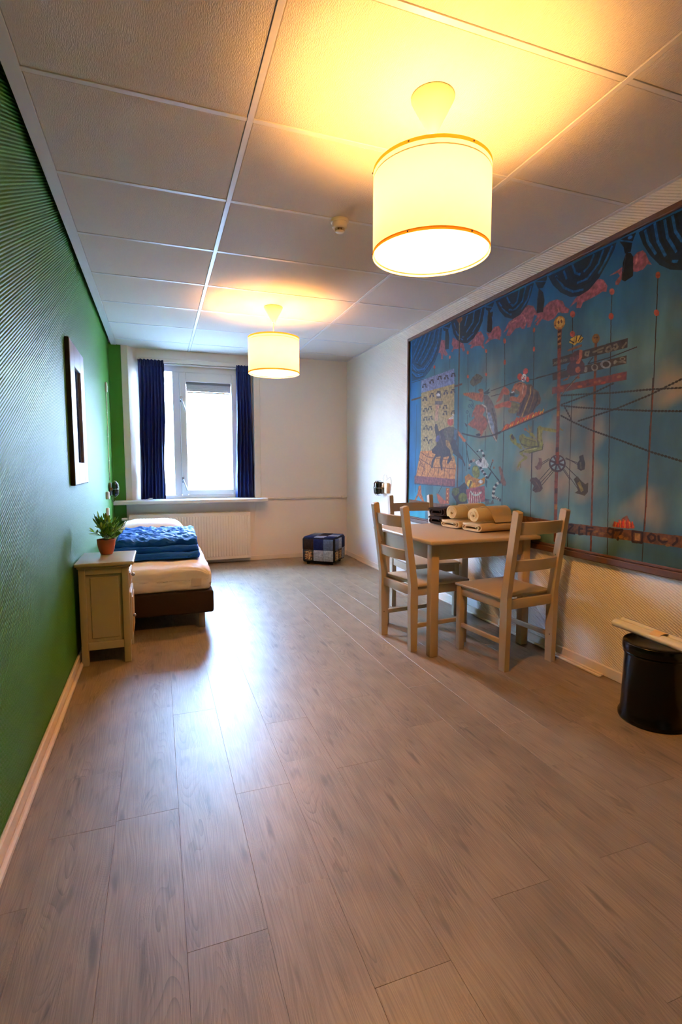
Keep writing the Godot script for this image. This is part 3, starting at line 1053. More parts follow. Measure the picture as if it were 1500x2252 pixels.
	[0,0x4a4644,0,305,320,342,322,346,354,303,352],
	[2,0xcfc9c0,0,320,336,337,339,320,344],
	[0,0x5a5650,0,292,362,366,371,356,387,287,379],
	[0,0xb88a6a,0,298,380,333,384,323,418,318,459,289,459,294,418],
	[1,0x8a7a60,4,307,458,279,503,235,661,219,745],
	[1,0x8a7a60,3,322,406,337,501],
	[0,0xc07838,0,147,603,329,603,472,635,492,680,481,742,101,735],
	[1,0x5a3018,3,157,611,222,634,342,645,462,655],
	[1,0x5a3018,3,135,639,191,658,285,686,485,694],
	[1,0x5a3018,3,149,674,199,695,155,737],
	[1,0x5a3018,3,187,611,101,735],
	[1,0x5a3018,3,240,607,222,634,161,733],
	[1,0x5a3018,3,329,606,272,677,219,742],
	[1,0x5a3018,3,303,686,280,734],
	[1,0x5a3018,3,338,692,331,739],
	[1,0x5a3018,3,389,694,387,739],
	[1,0x5a3018,3,432,697,431,743],
	[1,0x5a3018,3,398,651,394,691],
	[1,0x5a3018,3,132,645,179,680,199,695],
	[1,0x5a3018,3,242,665,261,686],
	[0,0x7a4440,0,87,732,484,741,485,779,85,777],
	[1,0x3a4458,5,87,775,485,778],
	[1,0x9a5a50,2,108,741,115,770],
	[1,0x9a5a50,2,138,742,146,770],
	[1,0x9a5a50,2,168,742,175,770],
	[1,0x9a5a50,2,197,743,204,771],
	[1,0x9a5a50,2,225,743,232,771],
	[1,0x9a5a50,2,253,744,260,771],
	[1,0x9a5a50,2,281,745,288,772],
	[1,0x9a5a50,2,307,745,314,772],
	[1,0x9a5a50,2,334,746,340,772],
	[1,0x9a5a50,2,360,746,366,773],
	[1,0x9a5a50,2,385,747,391,773],
	[1,0x9a5a50,2,410,747,416,773],
	[1,0x9a5a50,2,434,748,440,773],
	[1,0x9a5a50,2,458,748,464,774],
	[0,0xa85c38,0,133,785,159,781,164,825,197,864,185,872,131,837,104,867,84,869,124,824],
	[0,0x9c5230,0,408,784,438,784,435,860,405,862],
	[2,0xd8a060,0,421,792,426,792,421,796],
	[2,0xd8a060,0,421,812,427,812,421,816],
	[2,0xd8a060,0,422,832,427,832,422,836],
	[2,0xd8a060,0,423,850,428,849,423,854],
	[0,0xa85a40,0,319,816,336,816,383,840,405,848,405,862,355,866,331,844],
	[1,0x2a2624,3,380,767,336,813],
	[0,0x3a2a2a,0,296,474,313,476,332,512,371,503,425,496,478,510,499,534,490,577,517,622,538,639,566,675,561,683,543,655,493,635,461,621,452,649,421,671,410,666,430,634,376,639,365,665,372,700,361,702,343,665,353,633,307,638,284,659,276,692,261,689,266,656,306,623,271,616,264,601,311,576,304,534,290,492],
	[0,0x5a5040,0,393,499,457,498,498,517,485,560,464,557,468,532,448,553,439,575,395,550,371,515],
	[0,0x9a7a4a,0,395,556,427,563,461,615,462,649,451,640,434,603,401,585],
	[0,0x4a5a68,0,468,510,498,517,485,563,467,557],
	[2,0xb85a40,0,435,475,462,477,436,493],
	[0,0xc8b8a8,0,413,461,439,452,455,448,444,438,465,443,463,462,440,464],
	[0,0xb86a48,0,499,523,514,526,549,555,569,567,560,575,540,569,535,560,504,539],
	[2,0x5a4a70,0,321,547,338,551,310,563],
	[1,0x6a5048,4,338,524,374,590],
	[1,0x7a6a60,3,404,517,417,563],
	[1,0x2a2624,3,564,575,681,649,809,738],
	[1,0x2a2624,2,564,578,601,677],
	[1,0x2a2624,2,572,581,576,624,594,664],
	[2,0x9a5a44,0,671,498,719,491,693,533],
	[0,0x9a5a44,0,621,476,576,498,623,518,650,522],
	[0,0x26222a,0,554,489,568,495,576,505,566,506],
	[0,0xb06840,0,537,356,616,363,657,372,678,360,687,363,692,384,680,408,645,404,609,392,571,374,542,366],
	[1,0x6a3a24,3,556,357,564,372],
	[1,0x6a3a24,3,571,359,579,377],
	[1,0x6a3a24,3,586,361,594,382],
	[1,0x6a3a24,3,601,363,609,387],
	[1,0x6a3a24,3,616,365,623,392],
	[2,0xa86048,0,675,395,692,397,676,412],
	[2,0x7a4a34,0,669,362,686,364,670,369],
	[0,0xa0624c,0,637,418,702,425,703,450,683,471,630,471,615,449],
	[1,0xb06850,10,703,438,660,454],
	[1,0xb06850,8,659,426,620,447,612,467],
	[0,0x6a5c54,0,692,384,717,387,743,410,760,432,698,425],
	[0,0x6a625c,0,681,423,760,432,782,482,795,551,788,585,770,572,740,533,717,489,707,451],
	[0,0x8c98a8,0,720,459,741,461,768,518,773,560,752,539,726,497],
	[1,0xc8bca8,6,681,423,711,436,721,477,748,534,786,580],
	[1,0x3a342e,4,752,445,779,506,786,570],
	[0,0x2e3a38,0,691,374,720,366,733,362,721,375,737,378,717,385,696,382],
	[0,0x9a5a44,0,672,529,698,533,682,555,669,554],
	[0,0x26222a,0,640,545,664,541,677,547,669,554,647,551],
	[1,0x2e2a2a,6,534,534,587,545,669,559,753,556,808,548],
	[1,0x2a4a58,3,577,417,586,411,597,419,587,425,577,417],
	[1,0x2a4a58,3,596,416,605,411,615,418,605,424,596,416],
	[1,0x2a4a58,3,562,441,571,436,581,443,571,450,562,441],
	[1,0x2a4a58,3,605,425,614,419,624,427,615,433,605,425],
	[1,0x2a4a58,3,592,450,588,460,593,468],
	[1,0x2a4a58,3,581,391,609,399,619,416],
	[0,0x5a5440,0,587,315,609,297,638,288,662,297,682,310,668,328,642,334,615,338,597,328],
	[1,0x2e2a20,2,633,316,609,297],
	[1,0x2e2a20,2,633,316,638,289],
	[1,0x2e2a20,2,633,316,662,298],
	[1,0x2e2a20,2,633,316,680,310],
	[1,0x2e2a20,2,633,316,615,338],
	[0,0x3a3230,0,523,774,562,753,581,766,589,849,511,855,458,813,467,784],
	[2,0x6a6a28,0,550,822,586,820,550,843],
	[0,0x5a5a28,0,457,802,477,781,518,782,524,801,489,820],
	[0,0xb8742a,0,563,729,594,715,631,730,685,737,715,726,712,754,673,768,606,781,571,758],
	[2,0xe0b848,0,605,757,628,756,605,773],
	[2,0xd8d0c0,0,685,747,701,746,686,755],
	[0,0xd88a28,0,627,751,655,756,646,772,624,775],
	[0,0x5a4020,0,609,744,623,749,605,776,596,774],
	[0,0x9a4a48,0,577,785,605,779,712,764,719,830,599,849,583,812],
	[1,0xd0b898,4,606,795,601,843],
	[1,0xd0b898,4,620,794,619,842],
	[1,0xd0b898,4,634,793,636,841],
	[1,0xd0b898,4,647,793,653,840],
	[1,0xd0b898,4,661,792,670,839],
	[1,0xd0b898,4,674,791,687,837],
	[1,0xb8b8a0,8,611,792,634,807,666,805,692,791],
	[2,0x7a7a38,0,648,706,675,704,656,734],
	[2,0x9a9a50,0,643,693,661,693,644,703],
	[0,0xc8c4bc,0,642,664,668,652,716,652,738,675,730,690,696,690,656,677],
	[0,0x2a2426,0,664,651,690,652,682,667],
	[2,0xd0ccc4,0,699,649,709,649,699,655],
	[2,0x2a2426,0,702,637,711,637,702,642],
	[2,0xd0ccc4,0,696,626,704,627,696,631],
	[2,0x2a2426,0,687,616,694,616,687,620],
	[2,0xd0ccc4,0,671,612,678,612,671,616],
	[2,0x2a2426,0,656,618,662,618,656,621],
	[2,0xa88a78,0,628,656,639,656,629,663],
	[2,0x2a2426,0,610,661,620,661,610,667],
	[2,0xa88a78,0,599,677,607,677,599,683],
	[2,0x2a2426,0,597,691,604,691,597,695],
	[2,0x2a2426,0,683,690,693,690,683,696],
	[2,0xc8c0b8,0,691,697,700,697,691,702],
	[2,0x2a2426,0,698,703,708,703,699,709],
	[2,0xc8c0b8,0,706,709,715,709,706,715],
	[2,0x2a2426,0,713,715,723,715,714,721],
	[2,0xc8c0b8,0,721,722,730,722,721,727],
	[2,0x2a2426,0,728,728,737,728,729,733],
	[1,0x2a2426,7,736,730,756,707],
	[0,0x3a4a50,0,715,733,732,743,729,771,721,764],
	[2,0x6a4a3a,0,766,658,769,658,766,661],
	[2,0x6a4a3a,0,761,666,765,666,761,669],
	[2,0x6a4a3a,0,757,674,760,674,757,677],
	[2,0x6a4a3a,0,752,683,756,683,752,686],
	[2,0x6a4a3a,0,748,691,751,691,748,694],
	[2,0x9a6a4a,0,774,687,780,687,774,692],
	[0,0x5a5048,0,719,822,740,819,753,838,773,817,781,836,720,843],
	[2,0x2a2a30,0,776,810,786,810,776,816],
	[2,0xc8c0b0,0,774,802,784,802,775,808],
	[2,0x2a2a30,0,775,792,785,792,775,798],
	[2,0xc8c0b0,0,776,784,786,783,776,789],
	[2,0x2a2a30,0,778,774,788,774,779,780],
	[2,0xc8c0b0,0,783,766,793,766,783,772],
	[2,0x2a2a30,0,791,758,800,758,791,764],
	[2,0xc8c0b0,0,802,750,811,750,802,756],
	[2,0x2a2a30,0,816,745,825,745,816,751],
	[0,0x7a5648,0,805,684,814,681,827,694,838,722,854,746,850,759,835,758,819,744,821,725,813,710],
	[2,0xc0b8a8,0,791,809,799,809,792,815],
	[2,0x2a2a30,0,797,811,804,810,797,817],
	[2,0xc0b8a8,0,803,812,810,812,803,818],
	[2,0x2a2a30,0,809,814,816,814,809,820],
	[2,0xc0b8a8,0,814,816,821,815,814,821],
	[2,0x2a2a30,0,820,817,827,817,820,823],
	[0,0x3a3a3c,0,719,817,763,821,714,827],
	[2,0x7a5a48,0,765,658,771,658,766,663],
	[2,0x7a5a48,0,773,687,778,687,773,691],
	[1,0x2a2624,3,747,691,806,740],
	[1,0x2a2624,3,762,665,749,688],
	[1,0x2a2624,3,741,374,928,358,994,367,1094,362],
	[1,0x2a2624,3,742,396,856,392],
	[1,0x2a2624,7,785,550,963,513,1113,481],
	[0,0xb05838,0,813,544,839,518,852,515,862,520,878,509,894,508,906,494,916,499,934,493,947,500,970,488,982,491,994,482,1005,490,1019,487,1034,490,1047,484,1050,494,963,512],
	[1,0xf0a030,4,836,535,844,522],
	[1,0xe06a24,4,852,532,859,521],
	[1,0xf0c040,4,867,529,874,521],
	[1,0xf0a030,4,882,526,889,513],
	[1,0xe06a24,4,896,522,904,512],
	[1,0xf0c040,4,911,519,918,512],
	[1,0xf0a030,4,925,516,932,504],
	[1,0xe06a24,4,939,513,946,503],
	[1,0xf0c040,4,953,511,960,503],
	[1,0xf0a030,4,967,508,973,495],
	[1,0xe06a24,4,980,505,987,495],
	[1,0xf0c040,4,993,502,1000,495],
	[1,0xf0a030,4,1006,499,1013,487],
	[1,0xe06a24,4,1019,497,1026,487],
	[1,0xf0c040,4,1032,494,1039,487],
	[1,0xf0a030,4,1045,491,1051,480],
	[1,0xd04a20,4,830,537,838,525],
	[1,0xd04a20,4,853,532,861,521],
	[1,0xd04a20,4,876,527,883,516],
	[1,0xd04a20,4,898,522,906,511],
	[1,0xd04a20,4,920,517,927,507],
	[1,0xd04a20,4,941,513,949,502],
	[1,0xd04a20,4,962,508,969,498],
	[1,0xd04a20,4,983,504,990,494],
	[1,0xd04a20,4,1003,499,1010,489],
	[1,0xd04a20,4,1023,495,1029,485],
	[0,0x5a4030,0,947,378,983,383,998,401,1021,414,1034,440,1032,457,1010,469,994,486,971,492,935,497,903,488,914,462,931,424],
	[1,0xb08850,6,980,391,979,418,957,457,935,497],
	[1,0x8a6a44,4,998,405,997,432,981,465,970,484],
	[1,0x2e221c,4,1013,415,1017,446,994,482],
	[1,0x32261e,7,953,383,944,437,922,484],
	[0,0xb06a44,0,888,367,919,364,947,374,958,387,955,415,932,440,923,443,888,433,861,428,861,413,880,413,906,421,918,412,886,398,870,391,879,380],
	[0,0xa85c40,0,825,368,849,380,860,394,854,406,823,398,807,417,776,426,786,414,812,379],
	[0,0xb06044,0,766,436,821,429,858,427,875,438,866,457,825,447,788,450,768,446],
	[0,0x7a7248,0,875,431,923,447,915,475,893,480,860,475,853,462,869,458],
	[0,0x5a6050,0,892,386,918,402,918,412,893,407],
	[0,0x5a5448,0,827,400,857,406,861,428,831,426],
	[0,0x1e1e1e,0,860,402,879,395,889,402,890,412,864,411],
	[2,0xd8d8d0,0,875,398,880,398,875,401],
	[2,0xd8d8d0,0,884,397,888,398,884,400],
	[2,0xc0391c,0,948,331,961,336,943,341],
	[2,0xc0391c,0,918,346,933,349,919,359],
	[2,0xc0391c,0,961,362,970,364,961,372],
	[2,0xe4ded4,0,940,353,953,357,936,367],
	[2,0xb03a30,0,940,354,945,355,940,357],
	[1,0x5a2a50,4,931,358,946,362],
	[2,0x40304a,0,935,346,937,346,935,348],
	[2,0x40304a,0,945,349,948,349,945,351],
	[1,0x2a1a14,2,907,374,913,369,929,373],
	[1,0xd8a888,4,941,381,934,412],
	[0,0x84803a,0,927,565,945,560,963,572,998,578,1019,590,1032,610,991,613,956,614,933,595,924,578],
	[0,0x84803a,0,1023,542,1033,536,1045,542,1080,548,1115,555,1115,566,1085,560,1049,554,1046,575,1054,603,1051,622,1025,627,983,633,948,629,949,637,973,646,974,653,941,666,929,684,919,684,928,666,958,649,931,636,930,626,961,618,1003,612,1028,610,1023,587],
	[0,0x84803a,0,867,562,879,555,896,569,908,581,908,591,933,598,945,615,934,617,911,603,892,595,875,582],
	[0,0x2a2018,0,874,564,884,558,896,574,892,580,882,575],
	[0,0x84803a,0,980,557,997,559,1019,584,1006,578,984,568],
	[1,0x8a7040,4,984,557,974,530],
	[1,0x8a7040,4,988,554,989,537],
	[1,0x8a7040,4,980,557,955,543],
	[1,0x8a7040,4,919,684,918,698],
	[1,0x8a7040,4,926,684,931,696],
	[1,0x8a7040,4,937,672,938,687],
	[1,0x8a7040,4,1133,555,1146,560],
	[1,0x8a7040,4,1115,559,1137,553],
	[2,0xb05a40,0,957,544,963,544,957,549],
	[1,0x4a4820,3,1023,545,1023,587,1032,610,965,618,930,628],
	[1,0x4a4820,3,1054,603,1051,622,983,633],
	[1,0x4a4820,2,955,578,1015,593],
	[1,0x4a4820,3,928,580,938,598,982,611,1024,609],
	[1,0xb0a860,5,957,622,1020,617],
	[1,0xb0a860,5,1033,554,1040,602],
	[1,0x74351c,14,1116,206,1118,335,1121,441,1124,580,1124,735,1131,941],
	[1,0xa06428,12,1115,236,1115,250],
	[1,0x3e1c10,12,1116,281,1116,295],
	[1,0xa06428,12,1117,327,1117,340],
	[1,0x3e1c10,12,1118,380,1118,394],
	[1,0xa06428,12,1121,495,1121,509],
	[1,0x3e1c10,12,1123,618,1123,632],
	[1,0xa06428,12,1124,657,1124,671],
	[1,0x3e1c10,12,1126,759,1126,773],
	[1,0xa06428,12,1127,814,1127,828],
	[1,0x3e1c10,12,1129,877,1129,891],
	[2,0x3a2a26,0,1126,672,1165,672,1128,702],
	[2,0x8a9890,0,1126,670,1158,670,1128,695],
	[1,0x4a322c,7,1126,670,1157,678],
	[1,0x4a322c,7,1126,670,1143,692],
	[1,0x4a322c,7,1126,670,1118,694],
	[1,0x4a322c,7,1126,670,1098,682],
	[1,0x4a322c,7,1126,670,1094,663],
	[1,0x4a322c,7,1126,670,1110,648],
	[1,0x4a322c,7,1126,670,1135,647],
	[1,0x4a322c,7,1126,670,1154,659],
	[2,0x3a2420,0,1126,670,1137,670,1127,678],
	[1,0x7a381e,13,1127,635,1126,670],
	[1,0x2a2a2c,2,1088,654,1053,668],
	[1,0x2a2a2c,2,1089,658,1055,674],
	[1,0x2a2a2c,2,1091,689,1042,731],
	[1,0x2a2a2c,2,1103,696,1049,740],
	[1,0x2a2a2c,2,1109,700,1055,749],
	[1,0x2a2a2c,2,1164,656,1214,669],
	[1,0x2a2a2c,2,1167,653,1216,675],
	[1,0x2a2a2c,2,1165,680,1215,715],
	[1,0x2a2a2c,2,1160,692,1221,753],
	[1,0x2a2a2c,2,1155,694,1188,726],
	[0,0x6a5048,0,1034,651,1048,653,1054,675,1044,692,1028,694,1016,683,1027,678,1037,664],
	[0,0x4a3a34,0,998,724,1025,722,1046,735,1060,760,1048,772,1024,777,1007,769,1014,753,992,735],
	[1,0x2a201c,4,1011,770,1027,761],
	[1,0x6a544a,5,1018,733,1044,758],
	[0,0x2e2a24,0,1223,649,1239,644,1244,661,1249,673,1247,691,1232,696,1219,689,1216,671,1226,661],
	[1,0x5a5444,6,1229,668,1232,689],
	[0,0x3a3018,0,1204,724,1218,714,1236,729,1253,739,1264,734,1264,764,1252,776,1232,772,1211,769,1224,761,1217,743],
	[1,0x8a7a3c,12,1226,735,1241,760],
	[1,0x6a3a1a,9,1271,299,1273,395,1275,475],
	[2,0x8a5a1c,0,1270,286,1284,292,1267,300],
	[1,0x3a2410,2,1263,282,1277,284],
	[2,0x4a2c14,0,1266,283,1268,283,1266,285],
	[2,0x4a2c14,0,1275,284,1276,285,1275,286],
	[0,0x3a2e20,0,1086,313,1386,311,1387,338,1089,339],
	[0,0x3e3022,0,1088,362,1385,360,1386,383,1091,386],
	[0,0x74311a,0,1089,409,1388,406,1389,430,1090,432],
	[2,0x6a6250,0,1097,328,1101,328,1097,332],
	[1,0x6a6250,3,1091,333,1102,327],
	[2,0x6a6250,0,1108,327,1112,328,1108,332],
	[1,0x6a6250,3,1103,333,1114,326],
	[2,0x6a6250,0,1128,327,1132,328,1128,332],
	[1,0x6a6250,3,1122,332,1133,326],
	[2,0x6a6250,0,1139,327,1142,328,1139,332],
	[1,0x6a6250,3,1133,332,1144,326],
	[2,0x6a6250,0,1149,327,1153,328,1150,332],
	[1,0x6a6250,3,1144,332,1155,326],
	[1,0x7a7058,6,1232,320,1246,320,1242,332,1230,328,1232,320],
	[1,0x7a7058,6,1261,326,1280,323,1300,320],
	[1,0x7a7058,6,1280,330,1296,330],
	[1,0x7a7058,6,1314,323,1325,320,1332,332,1321,337,1310,331,1314,323],
	[1,0x7a7058,6,1340,321,1348,320,1353,329,1345,335,1338,328],
	[1,0x7a7058,6,1370,335,1382,323],
	[2,0x8a8270,0,1270,374,1283,376,1271,385],
	[2,0x3e3022,0,1270,373,1278,374,1271,380],
	[2,0x8a8a8a,0,1312,372,1332,376,1313,385],
	[2,0x2e241a,0,1313,372,1325,374,1314,380],
	[0,0x8a8270,0,1341,369,1347,365,1356,372,1371,371,1383,377,1384,382,1367,377,1354,373,1345,378,1341,376],
	[2,0x8a8270,0,1372,367,1382,369,1373,372],
	[2,0x3e3022,0,1372,367,1378,368,1373,370],
	[2,0x8a8270,0,1235,374,1242,375,1235,383],
	[2,0xa04a20,0,1212,424,1222,424,1214,428],
	[2,0x8a5030,0,1294,419,1303,419,1295,423],
	[2,0xa03a1c,0,1306,426,1315,426,1307,430],
	[2,0x8a4420,0,1278,420,1287,420,1279,424],
	[2,0x8a5a30,0,1363,417,1371,417,1364,421],
	[2,0x8a4420,0,1132,416,1143,416,1134,421],
	[2,0x5a2a18,0,1247,423,1256,423,1248,427],
	[0,0x4a2c26,0,1165,323,1183,307,1206,306,1219,318,1215,340,1228,354,1230,375,1210,385,1174,383,1154,366,1156,348,1169,339],
	[0,0xb0603c,0,1206,306,1217,310,1217,333,1208,350,1195,349,1193,343,1205,334],
	[2,0xa85a34,0,1202,369,1213,371,1202,379],
	[2,0x6a4038,0,1176,329,1187,331,1177,336],
	[2,0x6a4038,0,1197,329,1206,330,1197,337],
	[0,0x7a4a2c,0,1153,297,1182,292,1215,291,1214,298,1195,300,1175,301,1155,301],
	[0,0xd8a428,0,1160,273,1167,262,1188,258,1206,261,1219,272,1212,284,1194,282,1184,288,1174,281],
	[1,0x2a2010,3,1189,279,1193,257],
	[1,0x2a2010,3,1199,277,1211,261],
	[1,0x2a2010,3,1181,279,1162,267],
	[1,0x2a2010,3,1205,282,1220,273],
	[0,0x8a4a2a,0,1137,393,1153,388,1162,391,1158,395,1142,395],
	[0,0x8a4a2a,0,1190,393,1203,388,1213,395,1206,398],
	[1,0x8a5a4a,5,1166,382,1161,389],
	[1,0x8a5a4a,5,1210,385,1203,390],
	[2,0xb87420,0,1112,198,1137,208,1105,219],
	[2,0xd09a3c,0,1113,196,1129,203,1108,212],
	[2,0x5a3010,0,1108,195,1112,196,1109,201],
	[2,0x5a3010,0,1121,195,1125,196,1122,201],
	[2,0x5a3010,0,1093,202,1097,203,1093,205],
	[1,0x7a3a20,14,1112,221,1116,309,1123,457],
	[1,0x3a2010,13,1113,226,1113,231],
	[1,0x9a6a38,13,1113,234,1113,239],
	[1,0x3a2010,13,1113,242,1114,247],
	[1,0x9a6a38,13,1114,250,1114,256],
	[1,0x3a2010,13,1114,258,1115,264],
	[1,0x9a6a38,13,1115,267,1115,272],
	[1,0x3a2010,13,1115,275,1115,280],
	[1,0x9a7a58,4,1195,396,1165,419,1131,442],
	[1,0x2a2624,3,1262,341,1243,358,1327,354,1418,343],
	[1,0x2a2624,3,1055,364,1146,358],
	[3,0x26221e,2,1131,443,1236,451,1339,461,1473,469,1560,477],
	[3,0x26221e,2,1133,476,1208,490,1333,509,1473,528,1564,538],
	[3,0x26221e,2,1134,509,1190,536,1272,569,1382,606,1479,641,1572,668],
	[3,0x26221e,2,1150,482,1184,529],
	[3,0x26221e,2,1211,535,1359,510,1470,483,1559,454],
	[3,0x26221e,2,1133,474,1270,452,1346,433],
	[3,0x26221e,2,1560,477,1675,490,1816,506],
	[3,0x26221e,2,1564,538,1699,552,1860,568],
	[3,0x26221e,2,1572,669,1731,733,1876,798],
	[1,0x2a2624,3,1559,454,1764,384],
	[1,0x2a2624,2,1131,443,1183,403,1203,391],
	[1,0x2a2624,3,1009,364,1116,364],
	[0,0x6a3c16,0,985,868,1176,872,1302,869,1448,867,1584,864,1796,862,2047,854,2049,889,1799,902,1587,896,1471,897,1267,902,1169,907,987,909],
	[0,0x6a3c16,0,27,862,985,868,987,909,28,897],
	[1,0x2e190b,6,1176,876,1210,876,1182,904,1217,904],
	[1,0x2e190b,6,1236,878,1235,904],
	[1,0x2e190b,6,1236,885,1250,884],
	[1,0x2e190b,6,1235,904,1251,901],
	[1,0x2e190b,6,1266,874,1267,902],
	[1,0x2e190b,6,1266,877,1291,876],
	[1,0x2e190b,6,1268,888,1289,887],
	[1,0x2e190b,6,1285,887,1283,900],
	[1,0x2e190b,6,1347,878,1353,870,1368,871,1371,882,1360,889,1347,882],
	[1,0x2e190b,6,1369,876,1367,899],
	[1,0x2e190b,6,1375,874,1401,869,1385,902],
	[1,0x2e190b,6,1435,869,1467,869,1467,899,1437,900,1435,869],
	[1,0x2e190b,6,1485,879,1495,869,1508,875,1507,885,1495,892,1485,879],
	[1,0x2e190b,6,1517,872,1520,884,1531,889,1543,883],
	[1,0x2e190b,6,1571,870,1571,881,1560,892],
	[0,0xa8803c,0,1444,874,1459,874,1459,894,1445,894],
	[2,0x8a5a22,0,1302,887,1312,885,1302,891],
	[2,0x8a5a22,0,1328,889,1338,887,1329,893],
	[2,0x8a5a22,0,1415,893,1423,892,1415,898],
	[2,0x8a5a22,0,1397,890,1406,889,1397,895],
	[2,0x8a5a22,0,1537,879,1545,878,1538,883],
	[2,0x8a5a22,0,1546,894,1553,893,1546,898],
	[0,0x8a5038,0,1365,861,1370,847,1388,850,1399,834,1414,825,1423,839,1438,848,1443,858,1419,864,1389,863,1368,863],
	[1,0xe0421c,3,1370,864,1373,848],
	[1,0xf08028,3,1375,864,1378,849],
	[1,0xc8281a,3,1381,864,1384,850],
	[1,0xe0421c,3,1387,863,1388,841],
	[1,0xf08028,3,1393,863,1393,843],
	[1,0xc8281a,3,1398,863,1399,845],
	[1,0xe0421c,3,1404,863,1403,838],
	[1,0xf08028,3,1409,862,1408,841],
	[1,0xc8281a,3,1415,862,1414,844],
	[1,0xe0421c,3,1420,862,1418,838],
	[1,0xf08028,3,1426,861,1423,843],
	[1,0xc8281a,3,1431,861,1428,847],
	[1,0xe0421c,3,1437,861,1433,842]
]
# ---------------------------------------------------------------- furniture

# origin: middle between the feet of the back posts, seat toward +z
func make_chair(label: String, at: Vector3, turn: float) -> Node3D:
	var t := thing("dining_chair", label, "chair", at, turn, "beige chairs around the table")
	var post := PackedVector2Array([Vector2(-0.024, 0.0), Vector2(0.024, 0.0), Vector2(0.027, 0.30), Vector2(0.024, 0.44), Vector2(-0.004, 0.62), Vector2(-0.052, 0.945), Vector2(-0.060, 0.95), Vector2(-0.092, 0.942), Vector2(-0.096, 0.935), Vector2(-0.050, 0.62), Vector2(-0.028, 0.44), Vector2(-0.030, 0.30)])
	for s in [-1.0, 1.0]:
		var p := part("back_post", chamfer_prism(post, 0.036), M.chair, t, Vector3(s * 0.186, 0, 0), Vector3(0, -90, 0))
		for y in [0.17, 0.41, 0.67, 0.88]: part("screw_cap", bev(Vector3(0.006, 0.006, 0.001), 0.0003), M.dark_gap, p, Vector3(-0.006 if y < 0.5 else (-0.03 if y < 0.8 else -0.062), y, 0.0181 * s))
		part("front_leg", round_box(Vector3(0.040, 0.425, 0.040), 0.004, 1), M.chair, t, Vector3(s * 0.186, 0.2125, 0.405))
		part("side_apron", round_box(Vector3(0.020, 0.058, 0.36), 0.003, 1), M.chair, t, Vector3(s * 0.186, 0.392, 0.205))
		part("side_stretcher", round_box(Vector3(0.020, 0.028, 0.365), 0.003, 1), M.chair, t, Vector3(s * 0.186, 0.165, 0.205))
	part("front_apron", round_box(Vector3(0.335, 0.058, 0.020), 0.003, 1), M.chair, t, Vector3(0, 0.392, 0.408))
	part("rear_apron", round_box(Vector3(0.338, 0.058, 0.020), 0.003, 1), M.chair, t, Vector3(0, 0.392, -0.002))
	part("seat", round_box(Vector3(0.42, 0.018, 0.415), 0.006, 2), M.chair, t, Vector3(0, 0.432, 0.232))
	for r in [[0.845, -0.060, 0.072], [0.625, -0.027, 0.066]]:
		var y: float = r[0]
		var tall: float = r[2]
		var rail := func(u: float, v: float) -> Vector3:
			var bow := 0.022 * (1.0 - pow(2.0 * u - 1.0, 2.0))
			return Vector3(lerpf(-0.17, 0.17, u), (0.5 - v) * tall, -bow - (0.5 - v) * tall * 0.14)
		part("back_rail", sheet(12, 2, 0.018, rail), M.chair, t, Vector3(0, y, r[1]))
	return t

# a prism with its long edges chamfered a little
func chamfer_prism(poly: PackedVector2Array, depth: float, c := 0.003) -> ArrayMesh:
	var t := PackedVector3Array()
	if Geometry2D.is_polygon_clockwise(poly): poly.reverse()
	var small: Array = Geometry2D.offset_polygon(poly, -c)
	var inner: PackedVector2Array = small[0] if small.size() and small[0].size() == poly.size() else poly
	if Geometry2D.is_polygon_clockwise(inner): inner.reverse()
	# start the inner ring where it lies nearest the first outer corner
	var best := 0
	for i in inner.size():
		if inner[i].distance_to(poly[0]) < inner[best].distance_to(poly[0]): best = i
	var ring := PackedVector2Array()
	for i in inner.size(): ring.append(inner[(best + i) % inner.size()])
	var idx := Geometry2D.triangulate_polygon(ring)
	for i in range(0, idx.size(), 3):
		var a := ring[idx[i]]
		var b := ring[idx[i + 1]]
		var d := ring[idx[i + 2]]
		if (b - a).cross(d - a) < 0:
			var s := b
			b = d
			d = s
		for v in [a, d, b]: t.append(Vector3(v.x, v.y, depth / 2))
		for v in [a, b, d]: t.append(Vector3(v.x, v.y, -depth / 2))
	for i in poly.size():
		var j := (i + 1) % poly.size()
		for sg in [1.0, -1.0]:
			var o1 := Vector3(poly[i].x, poly[i].y, sg * (depth / 2 - c))
			var o2 := Vector3(poly[j].x, poly[j].y, sg * (depth / 2 - c))
			var i1 := Vector3(ring[i].x, ring[i].y, sg * depth / 2)
			var i2 := Vector3(ring[j].x, ring[j].y, sg * depth / 2)
			if sg > 0: quad(t, o1, i1, i2, o2)
			else: quad(t, i1, o1, o2, i2)
		var e := depth / 2 - c
		quad(t, Vector3(poly[i].x, poly[i].y, -e), Vector3(poly[i].x, poly[i].y, e), Vector3(poly[j].x, poly[j].y, e), Vector3(poly[j].x, poly[j].y, -e))
	return commit_flat(t)

